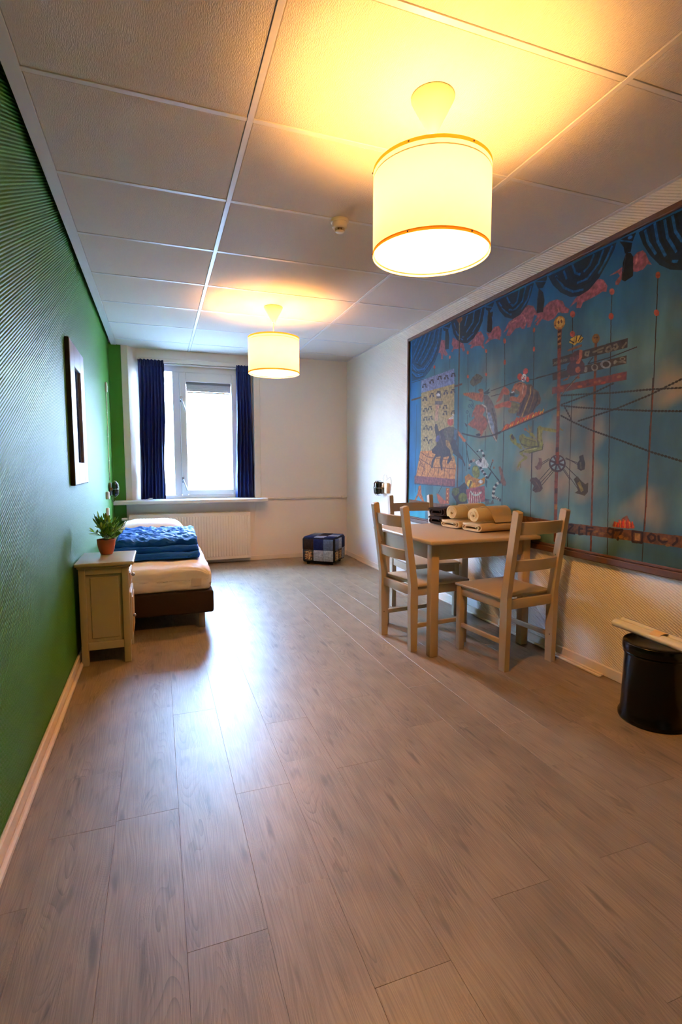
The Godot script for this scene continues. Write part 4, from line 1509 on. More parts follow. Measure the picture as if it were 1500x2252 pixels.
func build_furniture() -> void:
	# table
	var tb := thing("dining_table", "square beige wooden table standing against the mural", "table", Vector3(2.376, 0, -3.13), 0.0)
	part("table_top", round_box(Vector3(0.82, 0.026, 0.885), 0.010, 3), M.table, tb, Vector3(0, 0.732, 0))
	for x in [-0.345, 0.345]:
		for z in [-0.36, 0.36]: part("leg", round_box(Vector3(0.056, 0.719, 0.056), 0.005, 1), M.table, tb, Vector3(x, 0.3595, z))
	for x in [-0.348, 0.348]: part("apron", round_box(Vector3(0.022, 0.105, 0.664), 0.003, 1), M.table, tb, Vector3(x, 0.6665, 0))
	for z in [-0.363, 0.363]: part("apron", round_box(Vector3(0.634, 0.105, 0.022), 0.003, 1), M.table, tb, Vector3(0, 0.6665, z))
	make_chair("beige chair with its back to the room's open floor, facing the mural", Vector3(1.935, 0, -3.073), 96.0)
	make_chair("beige chair at the table end near the black bin", Vector3(2.497, 0, -2.44), 186.0)
	make_chair("beige chair at the table end facing away from the window wall", Vector3(2.485, 0, -3.90), -3.0)
	build_towels()
	build_bed()
	build_nightstand()
	build_radiator()
	build_ottoman()

# the section of a rolled or flatly folded towel: u runs along the cloth, v along the roll
func spiral_towel(length: float, turns: float, r0: float, r1: float, flat_w: float, flat_h: float, th: float, sd: int) -> ArrayMesh:
	var nz := noise(1.0, sd, 2)
	var f := func(u: float, v: float) -> Vector3:
		var a := u * turns * TAU
		var r := lerpf(r0, r1, u)
		var wob := 1.0 + 0.06 * nz.get_noise_2d(u * 6.0, v * 1.5)
		var x := (v - 0.5) * length + 0.006 * nz.get_noise_2d(u * 8.0, 3.0) * (1.0 if v > 0.5 else -1.0)
		return Vector3(x, r * sin(a) * flat_h * wob, r * cos(a) * wob + flat_w * clampf(cos(a) * 3.0, -1.0, 1.0) * r / r1)
	return sheet(int(turns * 20), 10, th, f)

func build_towels() -> void:
	var top := 0.745
	var sets := [[Vector3(2.592, top + 0.002, -3.27), 9.0, "beside the dark brown towels"], [Vector3(2.620, top + 0.002, -3.03), 7.0, "near the chair at the table end"]]
	for i in 2:
		var at: Vector3 = sets[i][0]
		var w: String = sets[i][2]
		var fd := thing("folded_towel", "flat folded beige towel under a rolled one, " + w, "towel", at, sets[i][1], "beige towels on the table")
		part("folded_cloth", spiral_towel(0.32, 2.3, 0.010, 0.024, 0.085, 0.92, 0.010, 31 + i), M.towel, fd, Vector3(0, 0.0275, 0))
		var rl := thing("rolled_towel", "rolled beige towel on a folded one, " + w, "towel", at + Vector3(0.005, 0.0565, -0.005), sets[i][1], "beige towels on the table")
		part("roll", spiral_towel(0.285, 3.6, 0.010, 0.052, 0.0, 0.92, 0.012, 51 + i), M.towel_in, rl, Vector3(0, 0.0545, 0))
		var flap := func(u: float, v: float) -> Vector3:
			# v goes from behind the roll over its top and down the front; u along the roll
			var a := lerpf(-0.5, 2.75, minf(v / 0.8, 1.0))
			var drop := maxf(v - 0.8, 0.0) * 0.22
			var r := 0.0625
			var x := lerpf(-0.07 + 0.05 * v, 0.148, u)
			var y := 0.0545 + 0.92 * r * cos(a - 1.1)
			var z := r * sin(a - 1.1)
			return Vector3(x, maxf(y - drop, 0.004), z + drop * 0.6)
		part("loose_flap", sheet(10, 24, 0.005, flap), M.towel, rl)
	for k in 2:
		var bt := thing("brown_towel", ["dark brown folded towel lying on the table", "dark brown folded towel on top of another brown one"][k], "towel", Vector3(2.572, top + 0.002 + 0.0665 * k, -3.47), 8.0 + 3.0 * k, "brown towels on the table")
		part("folded_cloth", spiral_towel(0.27, 2.4, 0.012, 0.029, 0.07, 0.95, 0.010, 71 + k), M.brown_towel, bt, Vector3(0, 0.0335, 0))

func build_bed() -> void:
	var bd := thing("bed", "single bed with dark brown box base and white fitted sheet", "bed", Vector3(0.37, 0, -4.875))
	var long := 2.15
	part("box_base", round_box(Vector3(0.84, 0.165, long), 0.018, 3), M.bed_base, bd, Vector3(0, 0.205, 0))
	for x in [-0.34, 0.335]:
		for z in [-0.99, 1.0]: part("leg", round_box(Vector3(0.045, 0.124, 0.045), 0.003, 1), M.steel, bd, Vector3(x, 0.062, z))
	var nz := noise(1.0, 5, 2)
	var puff := func(p: Vector3) -> Vector3:
		var q := p
		var edge := smoothstep(0.30, 0.42, absf(p.x)) + smoothstep(0.95, 1.06, absf(p.z))
		if p.y > 0.0:
			q.y += 0.008 * nz.get_noise_2d(p.x * 5.0 + p.z * 2.0, p.z * 1.2 - p.x) - 0.012 * edge * edge
			# tension folds of the fitted sheet fan out from the corner
			var cnr := Vector2(p.x - 0.41, p.z - 1.06).length()
			var ang := atan2(p.z - 1.06, p.x - 0.41)
			q.y += 0.004 * sin(ang * 26.0 + cnr * 6.0) * smoothstep(0.55, 0.1, cnr)
		if p.z > 1.0: q.z += 0.006 * nz.get_noise_2d(p.x * 6.0, p.y * 14.0) + 0.004 * sin(p.y * 60.0 + p.x * 8.0) * smoothstep(-0.05, 0.08, p.y)
		if p.x > 0.38: q.x += 0.006 * nz.get_noise_2d(p.z * 4.0, p.y * 14.0)
		return q
	part("mattress", round_box(Vector3(0.83, 0.182, long - 0.02), 0.048, 5, 36, puff), M.sheet, bd, Vector3(-0.002, 0.376, -0.004))
	part("sheet_patch", bev(Vector3(0.07, 0.055, 0.003), 0.001), M.sheet_label, bd, Vector3(0.30, 0.355, long / 2 - 0.0085), Vector3(0, 0, -4))
	# pillow
	var pn := noise(1.0, 8, 2)
	var pl := thing("pillow", "white pillow at the head of the bed below the sill", "pillow", Vector3(0.345, 0.474, -5.70), 2.0)
	var plump := func(p: Vector3) -> Vector3:
		var ex := 1.0 - pow(absf(p.x) / 0.31, 2.4)
		var ez := 1.0 - pow(absf(p.z) / 0.225, 2.4)
		var k := pow(clampf(ex, 0.0, 1.0) * clampf(ez, 0.0, 1.0), 0.45)
		return Vector3(p.x * (1.0 + 0.02 * pn.get_noise_2d(p.z * 8.0, 1.0)), p.y * (0.18 + 0.82 * k) + 0.010 * pn.get_noise_2d(p.x * 6.0, p.z * 6.0) * k, p.z)
	part("pillow_case", round_box(Vector3(0.62, 0.17, 0.45), 0.07, 5, 14, plump), M.pillow, pl, Vector3(0, 0.085, 0))
	# folded duvet: three soft layers
	var dv := thing("folded_duvet", "folded deep blue quilted duvet lying across the bed", "duvet", Vector3(0.405, 0.476, -4.63), -1.5)
	var cr := noise(1.0, 14, 4)
	for i in 3:
		var sz := Vector3(0.66 - 0.02 * i, 0.052, 1.02 - 0.05 * i)
		var crease := func(p: Vector3) -> Vector3:
			var q := p
			var w := cr.get_noise_2d(p.x * 9.0 + i * 7.0, p.z * 4.0)
			var r := 1.0 - absf(cr.get_noise_2d(p.x * 5.0 + 3.0, p.z * 9.0 + i * 5.0)) * 2.4
			if p.y > 0.0: q.y += 0.012 * w + (0.020 * r if i == 2 else 0.003 * r)
			q.x += 0.010 * cr.get_noise_2d(p.z * 6.0, p.y * 20.0 + i * 9.0)
			q.z += 0.014 * cr.get_noise_2d(p.x * 6.0 + 4.0, p.y * 20.0 + i * 9.0)
			return q
		part("quilt_layer", round_box(sz, 0.0255, 4, 44 if i == 2 else 20, crease), M.duvet, dv, Vector3(0.004 * i, 0.026 + 0.043 * i, -0.02 * i))

func build_nightstand() -> void:
	# the door and the drawer face the room (+x), the panelled side faces the camera
	var ns := thing("nightstand", "small taupe nightstand with a drawer and a door, beside the bed", "nightstand", Vector3(0.105, 0, -3.49))
	var hx := 0.137
	var hz := 0.183
	var S: Material = M.stand
	part("top", round_box(Vector3(0.325, 0.022, 0.425), 0.008, 3), M.stand_top, ns, Vector3(0.008, 0.618, 0))
	part("top_moulding", round_box(Vector3(0.295, 0.016, 0.39), 0.006, 2), S, ns, Vector3(0.004, 0.600, 0))
	for x in [-hx + 0.019, hx - 0.019]:
		for z in [-hz + 0.019, hz - 0.019]: part("leg", round_box(Vector3(0.038, 0.592, 0.038), 0.003, 1), S, ns, Vector3(x, 0.296, z))
	for sz in [-1.0, 1.0]:
		var z: float = sz * (hz - 0.012)
		slab("side_rail", Vector3(-hx + 0.038, 0.555, z - 0.010), Vector3(hx - 0.038, 0.592, z + 0.010), S, ns, 0.002)
		var low := slab("side_rail", Vector3(-hx + 0.038, 0.095, z - 0.010), Vector3(hx - 0.038, 0.140, z + 0.010), S, ns, 0.002)
		var panel := slab("side_panel", Vector3(-hx + 0.038, 0.14, z - sz * 0.012 - 0.004), Vector3(hx - 0.038, 0.555, z - sz * 0.012 + 0.004), S, ns, 0.001)
		part("raised_field", bev(Vector3(0.155, 0.372, 0.006), 0.005), S, panel, Vector3(0, 0, sz * 0.006))
	slab("back_panel", Vector3(-hx + 0.004, 0.10, -hz + 0.038), Vector3(-hx + 0.014, 0.592, hz - 0.038), S, ns, 0.001)
	slab("bottom_shelf", Vector3(-hx + 0.01, 0.10, -hz + 0.03), Vector3(hx - 0.02, 0.116, hz - 0.03), S, ns, 0.001)
	slab("front_rail", Vector3(hx - 0.022, 0.565, -hz + 0.038), Vector3(hx - 0.002, 0.592, hz - 0.038), S, ns, 0.002)
	slab("front_rail", Vector3(hx - 0.022, 0.425, -hz + 0.038), Vector3(hx - 0.002, 0.448, hz - 0.038), S, ns, 0.002)
	slab("front_rail", Vector3(hx - 0.022, 0.075, -hz + 0.038), Vector3(hx - 0.002, 0.120, hz - 0.038), S, ns, 0.002)
	var dw := slab("drawer", Vector3(hx - 0.02, 0.452, -hz + 0.041), Vector3(hx + 0.004, 0.561, hz - 0.041), S, ns, 0.004)
	part("drawer_field", bev(Vector3(0.008, 0.075, 0.245), 0.004), M.rattan, dw, Vector3(0.011, 0, 0))
	part("drawer_knob", ball(0.011), M.steel, dw, Vector3(0.026, 0, 0))
	var do := slab("door", Vector3(hx - 0.014, 0.125, -hz + 0.041), Vector3(hx + 0.010, 0.422, hz - 0.041), S, ns, 0.004)
	part("woven_panel", bev(Vector3(0.006, 0.225, 0.205), 0.002), M.rattan, do, Vector3(0.0135, 0, 0))
	part("door_knob", ball(0.010), M.steel, do, Vector3(0.026, 0.0, 0.122))
	# potted plant on top
	var pt := thing("potted_plant", "small leafy green plant in a terracotta pot on the nightstand", "plant", Vector3(0.100, 0.630, -3.60))
	part("pot", lathe([Vector2(0.0, 0.0), Vector2(0.033, 0.0), Vector2(0.036, 0.003), Vector2(0.036, 0.003), Vector2(0.046, 0.030), Vector2(0.053, 0.062), Vector2(0.056, 0.094), Vector2(0.056, 0.094), Vector2(0.055, 0.098), Vector2(0.051, 0.098), Vector2(0.051, 0.098), Vector2(0.049, 0.080), Vector2(0.0, 0.080)], 36), M.terracotta, pt)
	part("soil", lathe([Vector2(0.0495, 0.082), Vector2(0.03, 0.088), Vector2(0.0, 0.090)], 20), M.soil, pt)
	var leaf := []
	for k in 3:
		var w := 0.0052 + 0.0014 * k
		var lf := func(u: float, v: float) -> Vector3:
			var x := (u - 0.5) * 2.0 * w * pow(sin(PI * clampf(v * 0.92 + 0.06, 0.0, 1.0)), 0.8)
			return Vector3(x, v * 0.037 * (1.0 + 0.15 * k), 0.010 * v * v + absf(x) * 0.5)
		leaf.append(sheet(2, 5, 0.0006, lf))
	var r := RandomNumberGenerator.new()
	r.seed = 12
	for s in 26:
		var az := TAU * s / 13.0 + r.randf_range(-0.2, 0.2)
		var lean := r.randf_range(0.35, 1.0)
		var out_ := Vector3(cos(az), 0, sin(az)) * (0.125 if cos(az) > -0.4 else 0.095) * lean
		var up := 0.150 - 0.105 * lean * lean + r.randf_range(-0.02, 0.02)
		var pts := curve([Vector3(cos(az) * 0.012, 0.086, sin(az) * 0.012), Vector3(out_.x * 0.35, 0.086 + up * 0.6, out_.z * 0.35), Vector3(out_.x, 0.086 + up, out_.z)], 8)
		var stem := part("stem", tube(pts, 0.0011, 5), M.stem, pt)
		for k in 10:
			var at_ := mini(2 + k * 7 / 10, 8)
			var p: Vector3 = pts[at_]
			var d: Vector3 = (pts[mini(at_ + 1, 8)] - pts[at_ - 1]).normalized()
			var side := Vector3(cos(az + PI / 2), 0, sin(az + PI / 2)) * (1.0 if k % 2 else -1.0)
			var dir := (d * (1.2 if k > 7 else 0.55) + side * r.randf_range(0.4, 0.9) * (0.3 if k == 9 else 1.0) + Vector3(0, r.randf_range(-0.3, 0.35), 0)).normalized()
			var l := part("leaf", leaf[r.randi() % 3], M.leaves[r.randi() % 4], stem, p)
			var x := dir.cross(Vector3(r.randf_range(-0.4, 0.4), 1, r.randf_range(-0.4, 0.4))).normalized()
			l.basis = Basis(x, dir, x.cross(dir))

func build_radiator() -> void:
	var rd := thing("radiator", "white ribbed panel radiator under the window sill", "radiator", Vector3(0.795, 0.055, -6.36))
	var w := 1.40
	var h := 0.575
	slab("front_panel", Vector3(-w / 2, 0.0, 0.018), Vector3(w / 2, h, 0.032), M.radiator, rd, 0.004)
	slab("rear_panel", Vector3(-w / 2 + 0.01, 0.0, -0.055), Vector3(w / 2 - 0.01, h - 0.01, -0.043), M.radiator, rd, 0.004)
	var rib := round_box(Vector3(0.026, h - 0.075, 0.014), 0.0065, 2)
	var n := 42
	for i in n: part("rib", rib, M.radiator, rd, Vector3(lerpf(-w / 2 + 0.03, w / 2 - 0.03, float(i) / (n - 1)), h / 2, 0.034))
	for x in [-w / 2, w / 2 - 0.004]: slab("side_cover", Vector3(x, 0.0, -0.06), Vector3(x + 0.004, h, 0.034), M.radiator, rd, 0.001)
	slab("grille_rail", Vector3(-w / 2, h - 0.002, 0.022), Vector3(w / 2, h + 0.004, 0.034), M.radiator, rd, 0.001)
	slab("grille_rail", Vector3(-w / 2, h - 0.002, -0.06), Vector3(w / 2, h + 0.004, -0.048), M.radiator, rd, 0.001)
	var bar := bev(Vector3(0.006, 0.003, 0.072), 0.0008)
	for i in 70: part("grille_bar", bar, M.radiator, rd, Vector3(lerpf(-w / 2 + 0.01, w / 2 - 0.01, i / 69.0), h + 0.001, -0.013))
	var vl := part("valve", lathe([Vector2(0.0, -0.03), Vector2(0.017, -0.03), Vector2(0.017, -0.03), Vector2(0.019, 0.0), Vector2(0.017, 0.03), Vector2(0.017, 0.03), Vector2(0.0, 0.034)], 20), M.white_plastic, rd, Vector3(-w / 2 - 0.045, h - 0.045, 0.0), Vector3(0, 0, 90))
	part("pipe", tube([Vector3(-w / 2 - 0.02, h - 0.045, -0.01), Vector3(-w / 2 - 0.02, 0.05, -0.01), Vector3(-w / 2 - 0.02, -0.055, -0.01)], 0.008), M.white_plastic, rd)
	for x in [-0.5, 0.5]: slab("bracket", Vector3(x - 0.02, 0.1, -0.09), Vector3(x + 0.02, 0.4, -0.055), M.radiator, rd, 0.002)

func denim(c: Color, sd: int, prints := false) -> StandardMaterial3D:
	var n := 64
	var b := PackedByteArray()
	var nz := noise(0.05, sd, 3)
	var fn := noise(0.5, sd + 3, 2)
	for y in n:
		for x in n:
			var k := 1.0 + 0.22 * nz.get_noise_2d(x, y) + 0.25 * fn.get_noise_2d(x * 0.4, y * 2.0)
			var q := c
			if prints:
				var t := nz.get_noise_2d(x * 1.7 + 40.0, y * 1.7)
				if x > 10 and x < 54 and y > 8 and y < 56: q = Color(0.30, 0.26, 0.20) if t < -0.12 else (Color(0.55, 0.30, 0.18) if t < 0.12 else Color(0.72, 0.60, 0.38))
			b.append(int(clampf(q.r * k * 255, 0, 255)))
			b.append(int(clampf(q.g * k * 255, 0, 255)))
			b.append(int(clampf(q.b * k * 255, 0, 255)))
	var m := mat(Color.WHITE, 0.85, 0.0, 0.25)
	m.albedo_texture = from_bytes(n, n, b)
	m.uv1_triplanar = true
	m.uv1_scale = Vector3.ONE * 7.5
	m.uv1_offset = Vector3.ONE * 0.5
	return m

func build_ottoman() -> void:
	var s := 0.42
	var tall := 0.305
	# the nearest corner stands at (2.313, -5.73); the two visible faces turn away from it
	var th := deg_to_rad(53.0)
	var c := Vector3(2.313, 0, -5.73) + Vector3(-cos(th), 0, -sin(th)) * s / 2 + Vector3(sin(th), 0, -cos(th)) * s / 2
	var o := thing("patchwork_pouf", "cube pouf covered in blue denim patchwork, in the corner", "pouf", c, 0.0)
	o.rotation.y = th - PI / 2
	var dark := denim(Color(0.07, 0.09, 0.13), 1)
	var navy := denim(Color(0.06, 0.10, 0.24), 2)
	var mid := denim(Color(0.28, 0.34, 0.44), 3)
	var pale := denim(Color(0.52, 0.56, 0.60), 4)
	var brown := denim(Color(0.16, 0.12, 0.09), 5)
	var print_ := denim(Color(0.14, 0.17, 0.18), 6, true)
	part("body", round_box(Vector3(s - 0.006, tall, s - 0.006), 0.022, 3), dark, o, Vector3(0, 0.03 + tall / 2, 0))
	for x in [-1.0, 1.0]:
		for z in [-1.0, 1.0]: part("foot", lathe([Vector2(0, 0), Vector2(0.02, 0), Vector2(0.02, 0), Vector2(0.022, 0.034), Vector2(0, 0.034)], 12), M.black_matt, o, Vector3(x * (s / 2 - 0.06), 0, z * (s / 2 - 0.06)))
	# local +x and +z are the faces turned to the room
	var plan := {"z": [[brown, navy, mid], [print_, pale, pale]], "x": [[mid, pale, navy], [print_, print_, pale]], "-x": [[navy, mid, dark], [pale, dark, mid]], "-z": [[mid, navy, pale], [dark, pale, navy]]}
	for side in plan:
		for row in 2:
			for k in 3:
				var w := (s - 0.04) / 3.0
				var hh := (tall - 0.036) / 2.0
				var off := (k - 1) * w
				var y := 0.03 + tall / 2 + (0.5 - row) * hh
				var m: Material = plan[side][row][k]
				var sgn := -1.0 if side.begins_with("-") else 1.0
				if side.ends_with("z"): part("patch", round_box(Vector3(w - 0.003, hh - 0.003, 0.010), 0.004, 2), m, o, Vector3(off, y, sgn * (s / 2 - 0.001)))
				else: part("patch", round_box(Vector3(0.010, hh - 0.003, w - 0.003), 0.004, 2), m, o, Vector3(sgn * (s / 2 - 0.001), y, -off))
	var tops := [[pale, dark, mid], [mid, brown, pale], [navy, pale, navy]]
	for i in 3:
		for k in 3:
			var w := (s - 0.03) / 3.0
			part("patch", round_box(Vector3(w - 0.003, 0.012, w - 0.003), 0.005, 2), tops[i][k], o, Vector3((k - 1) * w, 0.03 + tall - 0.001, (i - 1) * w))

# ---------------------------------------------------------------- lamps and small things

func pendant(label: String, x: float, z: float) -> void:
	var p := thing("pendant_lamp", label, "ceiling lamp", Vector3(x, H, z), 0.0, "drum shade pendant lamps")
	part("ceiling_cup", lathe([Vector2(0.0, 0.0), Vector2(0.080, 0.0), Vector2(0.080, 0.0), Vector2(0.080, -0.006), Vector2(0.070, -0.026), Vector2(0.016, -0.125), Vector2(0.012, -0.130), Vector2(0.012, -0.130), Vector2(0.0, -0.130)], 36), M.lamp_cup, p)
	part("cord", tube([Vector3(0, -0.13, 0), Vector3(0, -0.29, 0)], 0.004), M.white_plastic, p)
	part("bulb_holder", lathe([Vector2(0.0, 0.0), Vector2(0.018, 0.0), Vector2(0.018, 0.0), Vector2(0.020, -0.06), Vector2(0.020, -0.06), Vector2(0.0, -0.06)], 20), M.white_plastic, p, Vector3(0, -0.285, 0))
	var top := -0.259
	var tall := 0.305
	var r := 0.22
	var sh := part("shade", lathe([Vector2(r, -tall / 2), Vector2(r, tall / 2)], 72), M.shade, p, Vector3(0, top - tall / 2, 0))
	for y in [tall / 2 - 0.006, -tall / 2 + 0.006]:
		part("shade_band", lathe([Vector2(r + 0.0012, -0.0065), Vector2(r + 0.0012, 0.0065)], 72), M.band, sh, Vector3(0, y, 0))
		for k in 6:
			var a := TAU * k / 6.0 + 0.35
			part("rivet", ball(0.0035), M.steel, sh, Vector3(cos(a) * (r + 0.002), y, sin(a) * (r + 0.002)))
	part("shade_ring", ring(r - 0.003, 0.002), M.white_plastic, sh, Vector3(0, tall / 2 - 0.03, 0))
	part("shade_ring", ring(r - 0.003, 0.002), M.white_plastic, sh, Vector3(0, -tall / 2 + 0.012, 0))
	for k in 3:
		var a := TAU * k / 3.0
		part("spoke", tube([Vector3(cos(a) * 0.018, -0.31, sin(a) * 0.018), Vector3(cos(a) * (r - 0.003), top - 0.03, sin(a) * (r - 0.003))], 0.0018, 6), M.white_plastic, p)
	part("bulb", ball(0.052), M.bulb, p, Vector3(0, -0.39, 0))
	var l := OmniLight3D.new()
	l.name = "bulb_light"
	l.light_color = LAMP_COLOR
	l.light_energy = LAMP_ENERGY
	l.omni_range = 12.0
	l.omni_attenuation = 2.0
	l.light_size = 0.05
	l.shadow_enabled = true
	p.add_child(l)
	l.position = Vector3(0, -0.39, 0)

func cylinder_wall(r: float, tall: float, th: float) -> ArrayMesh:
	return lathe([Vector2(r, -tall / 2), Vector2(r, tall / 2), Vector2(r, tall / 2), Vector2(r - th, tall / 2), Vector2(r - th, tall / 2), Vector2(r - th, -tall / 2), Vector2(r - th, -tall / 2), Vector2(r, -tall / 2)], 72)

func ring(r: float, thin: float) -> ArrayMesh:
	var pts := []
	for i in 49: pts.append(Vector3(cos(TAU * i / 48.0) * r, 0, sin(TAU * i / 48.0) * r))
	return tube(pts, thin, 6)

func cage_lamp(label: String, at: Vector3, out_: float) -> Node3D:
	# out_ is +1 where the lamp reaches toward +x
	var t := thing("wall_lamp", label, "wall lamp", at, 0.0 if out_ > 0 else 180.0, "caged wall lamps")
	part("back_plate", round_box(Vector3(0.022, 0.135, 0.085), 0.009, 3), M.steel, t, Vector3(0.012, 0, 0))
	part("clamp", round_box(Vector3(0.03, 0.03, 0.10), 0.005, 2), mat(rgb8(150, 116, 74), 0.35, 0.7), t, Vector3(0.022, 0.0, 0))
	var dome := func(p: Vector3) -> Vector3: return p
	part("glass_dome", round_box(Vector3(0.062, 0.150, 0.088), 0.030, 5, 2, dome), M.dark_glass, t, Vector3(0.058, 0, 0))
	for z in [-0.022, 0.022]:
		part("cage_wire", tube(curve([Vector3(0.024, 0.082, z), Vector3(0.06, 0.086, z), Vector3(0.090, 0.055, z), Vector3(0.095, 0.0, z), Vector3(0.090, -0.055, z), Vector3(0.06, -0.086, z), Vector3(0.024, -0.082, z)], 24), 0.0022, 6), M.chrome, t)
	part("cage_wire", tube(curve([Vector3(0.028, 0.0, -0.052), Vector3(0.075, 0.0, -0.050), Vector3(0.095, 0.0, -0.02), Vector3(0.095, 0.0, 0.02), Vector3(0.075, 0.0, 0.050), Vector3(0.028, 0.0, 0.052)], 20), 0.0022, 6), M.chrome, t)
	return t

func build_small_things() -> void:
	pendant("drum pendant lamp hanging over the open floor by the mural drapes", 1.437, -1.80)
	pendant("drum pendant lamp hanging by the window wall", 1.41, -4.486)
	# smoke detector
	var sd := thing("smoke_detector", "round white smoke detector on the ceiling between the lamps", "smoke detector", Vector3(1.428, H, -2.815))
	part("base", lathe([Vector2(0, 0.001), Vector2(0.050, 0.001), Vector2(0.050, 0.001), Vector2(0.050, -0.012), Vector2(0.046, -0.016), Vector2(0, -0.016)], 36), M.white_plastic, sd)
	part("body", lathe([Vector2(0.043, -0.016), Vector2(0.043, -0.038), Vector2(0.038, -0.044), Vector2(0.026, -0.045)], 36), M.white_plastic, sd)
	part("cap", lathe([Vector2(0.024, -0.058), Vector2(0.024, -0.058), Vector2(0.022, -0.064), Vector2(0.0, -0.066)], 30), M.white_plastic, sd)
	for k in 10:
		var a := TAU * k / 10.0
		part("vent_fin", bev(Vector3(0.006, 0.016, 0.0025), 0.0006), M.white_plastic, sd, Vector3(cos(a) * 0.026, -0.051, sin(a) * 0.026), Vector3(0, -rad_to_deg(a), 0))
	part("sensor_core", lathe([Vector2(0.018, -0.044), Vector2(0.018, -0.060), Vector2(0, -0.060)], 20), mat(rgb8(90, 70, 50), 0.6), sd)
	# mirror on the green wall
	var mr := thing("wall_mirror", "tall narrow mirror with a wide silvery grey wooden frame", "mirror", Vector3(WL, 1.515, -3.70))
	var hw := 0.295
	var hh := 0.43
	var bw := 0.165
	for s in [-1.0, 1.0]:
		slab("frame_stile", Vector3(0.004, -hh, s * hw), Vector3(0.026, hh, s * (hw - bw)), M.frame_grey, mr, 0.003)
		slab("frame_rail", Vector3(0.004, s * hh, -(hw - bw)), Vector3(0.026, s * (hh - bw + 0.03), hw - bw), M.frame_grey, mr, 0.003)
	slab("frame_edge", Vector3(0.0, -hh - 0.004, hw), Vector3(0.024, hh + 0.004, hw + 0.006), M.frame_side, mr, 0.002)
	slab("frame_edge", Vector3(0.0, -hh - 0.004, -hw - 0.006), Vector3(0.024, hh + 0.004, -hw), M.frame_side, mr, 0.002)
	slab("backing", Vector3(0.0, -hh, -hw), Vector3(0.006, hh, hw), M.frame_side, mr, 0.001)
	slab("mirror_glass", Vector3(0.012, -hh + bw - 0.03, -hw + bw), Vector3(0.015, hh - bw + 0.03, hw - bw), M.mirror, mr, 0.0005)
	# left wall: switch box, cable, caged lamp, sockets
	var sw := thing("switch_box", "small white switch box high on the green wall", "switch", Vector3(WL, 2.01, -5.88))
	part("housing", round_box(Vector3(0.02, 0.10, 0.04), 0.008, 3), M.white_plastic, sw, Vector3(0.01, 0, 0))
	part("rocker", round_box(Vector3(0.006, 0.03, 0.02), 0.002, 2), M.white_plastic, sw, Vector3(0.021, 0, 0))
	var cb := thing("wall_cable", "thin pale cable running down the green wall to the lamp", "cable", Vector3(WL, 1.05, -5.90))
	part("cable_run", tube([Vector3(0.006, 0.92, -0.01), Vector3(0.006, 0.5, 0.0), Vector3(0.006, 0.0, 0.01)], 0.0045, 6), M.white_plastic, cb)
	for y in [0.2, 0.45, 0.7]: slab("cable_clip", Vector3(0, y, -0.012), Vector3(0.012, y + 0.008, 0.012), M.white_plastic, cb, 0.001)
	var cl := cage_lamp("dark caged lamp on the green wall beside the sill", Vector3(WL, 0.958, -5.86), 1.0)
	part("loop_cord", tube(curve([Vector3(0.02, -0.07, 0.02), Vector3(0.025, -0.12, 0.02), Vector3(0.045, -0.13, 0.015), Vector3(0.06, -0.10, 0.01), Vector3(0.06, -0.07, 0.0)], 16), 0.003, 6), M.black_matt, cl)
	var cx := thing("socket_box", "white socket box under the caged lamp on the green wall", "socket", Vector3(WL, 0.91, -5.50))
	part("housing", round_box(Vector3(0.03, 0.075, 0.05), 0.008, 3), M.white_plastic, cx, Vector3(0.015, 0, 0))
	var cz := thing("socket_box", "white wall socket just above the potted plant", "socket", Vector3(WL, 0.75, -5.46))
	part("housing", round_box(Vector3(0.028, 0.08, 0.05), 0.008, 3), M.white_plastic, cz, Vector3(0.014, 0, 0))
	# right wall: caged lamp with a white plug box and a loop of cable
	var rl := cage_lamp("black caged lamp on the white wall beside the mural", Vector3(WR - 0.012, 0.955, -5.27), -1.0)
	var pb := thing("plug_box", "white plug box with a looped cable beside the mural", "socket", Vector3(WR, 0.955, -5.13))
	part("housing", round_box(Vector3(0.036, 0.115, 0.07), 0.006, 3), M.cream_plastic, pb, Vector3(-0.018, 0, 0))
	part("plug", round_box(Vector3(0.03, 0.05, 0.035), 0.008, 3), M.cream_plastic, pb, Vector3(-0.03, 0.03, -0.06))
	part("looped_cable", tube(curve([Vector3(-0.03, 0.055, -0.06), Vector3(-0.035, 0.11, -0.075), Vector3(-0.03, 0.15, -0.04), Vector3(-0.028, 0.145, 0.01), Vector3(-0.026, 0.10, 0.025), Vector3(-0.024, 0.085, -0.01), Vector3(-0.022, 0.11, 0.05), Vector3(-0.012, 0.125, 0.07), Vector3(-0.006, 0.08, 0.085), Vector3(-0.006, -0.02, 0.075)], 44), 0.0026, 6), M.cream_plastic, pb)
	# bin with a roll of clear bags on top
	var bn := thing("waste_bin", "glossy black metal waste bin with a raised rim", "bin", Vector3(2.612, 0, -1.70))
	part("drum", lathe([Vector2(0, 0.002), Vector2(0.143, 0.002), Vector2(0.148, 0.008), Vector2(0.148, 0.022), Vector2(0.139, 0.040), Vector2(0.136, 0.10), Vector2(0.132, 0.315), Vector2(0.132, 0.315), Vector2(0.136, 0.318), Vector2(0.137, 0.325), Vector2(0.133, 0.330)], 56), M.black_gloss, bn)
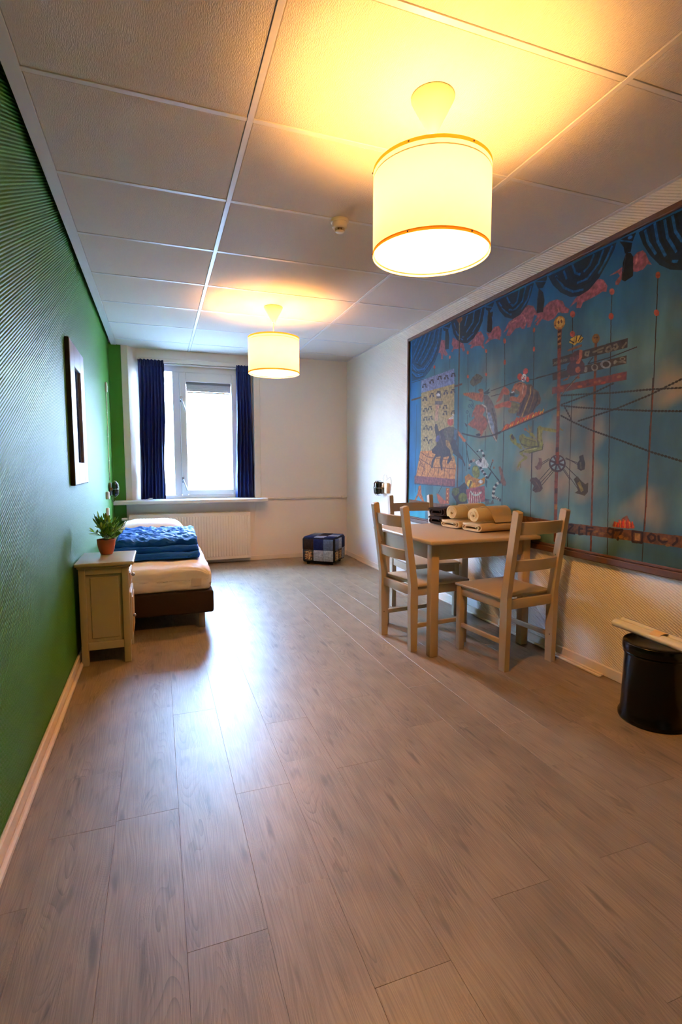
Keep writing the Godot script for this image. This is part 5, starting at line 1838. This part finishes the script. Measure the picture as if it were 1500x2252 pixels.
	part("lid_ring", lathe([Vector2(0.133, 0.328), Vector2(0.140, 0.332), Vector2(0.142, 0.345), Vector2(0.141, 0.370), Vector2(0.137, 0.377), Vector2(0.132, 0.375), Vector2(0.126, 0.365), Vector2(0.10, 0.35), Vector2(0.0, 0.345)], 56), M.black_gloss, bn)
	var rv := noise(1.0, 88, 2)
	var bg := thing("bag_roll", "roll of clear plastic bags with a paper band on the bin", "bag roll", Vector3(2.600, 0.402, -1.715), -5.0)
	var wrap := func(u: float, v: float) -> Vector3:
		var a := u * 3.0 * TAU
		var r := lerpf(0.012, 0.026, u) * (1.0 + 0.10 * rv.get_noise_2d(u * 9.0, v * 2.0))
		return Vector3(r * cos(a) * 1.25, r * sin(a) * 0.85, (v - 0.5) * 0.44)
	part("film_roll", sheet(54, 8, 0.0012, wrap), M.polythene, bg)
	var wrap2 := func(u: float, v: float) -> Vector3:
		var a := u * 2.0 * TAU + 1.0
		var r := lerpf(0.008, 0.017, u) * (1.0 + 0.12 * rv.get_noise_2d(u * 9.0 + 4.0, v * 2.0))
		return Vector3(0.040 + r * cos(a), 0.010 + r * sin(a), (v - 0.5) * 0.42 - 0.01)
	part("film_roll", sheet(36, 8, 0.0012, wrap2), M.polythene, bg)
	part("paper_band", cylinder_z(0.0365, 0.025, 0.055), M.paper, bg, Vector3(0.012, 0.002, 0.03))
	# small clip left on the sill
	var ck := thing("sill_clip", "small white plastic clip on the sill below the curtain", "clip", Vector3(0.33, 0.80, -6.44), 20.0)
	part("clip_body", round_box(Vector3(0.06, 0.014, 0.022), 0.005, 2), M.white_plastic, ck, Vector3(0, 0.007, 0))
	part("clip_arm", round_box(Vector3(0.04, 0.006, 0.010), 0.002, 2), M.white_plastic, ck, Vector3(0.01, 0.018, 0))
	# loose strip on the floor by the wall under the mural
	var ls := thing("loose_strip", "loose wooden edging strip lying along the mural wall baseboard", "strip", Vector3(2.765, 0, -2.36), 0.0)
	part("strip", round_box(Vector3(0.018, 0.012, 0.42), 0.004, 2), M.skirt, ls, Vector3(0, 0.006, 0))

func cylinder_z(rx: float, ry: float, long: float) -> ArrayMesh:
	var f := func(u: float, v: float) -> Vector3: return Vector3(rx * cos(u * TAU), ry * sin(u * TAU), (v - 0.5) * long)
	return sheet(30, 1, 0.0012, f)
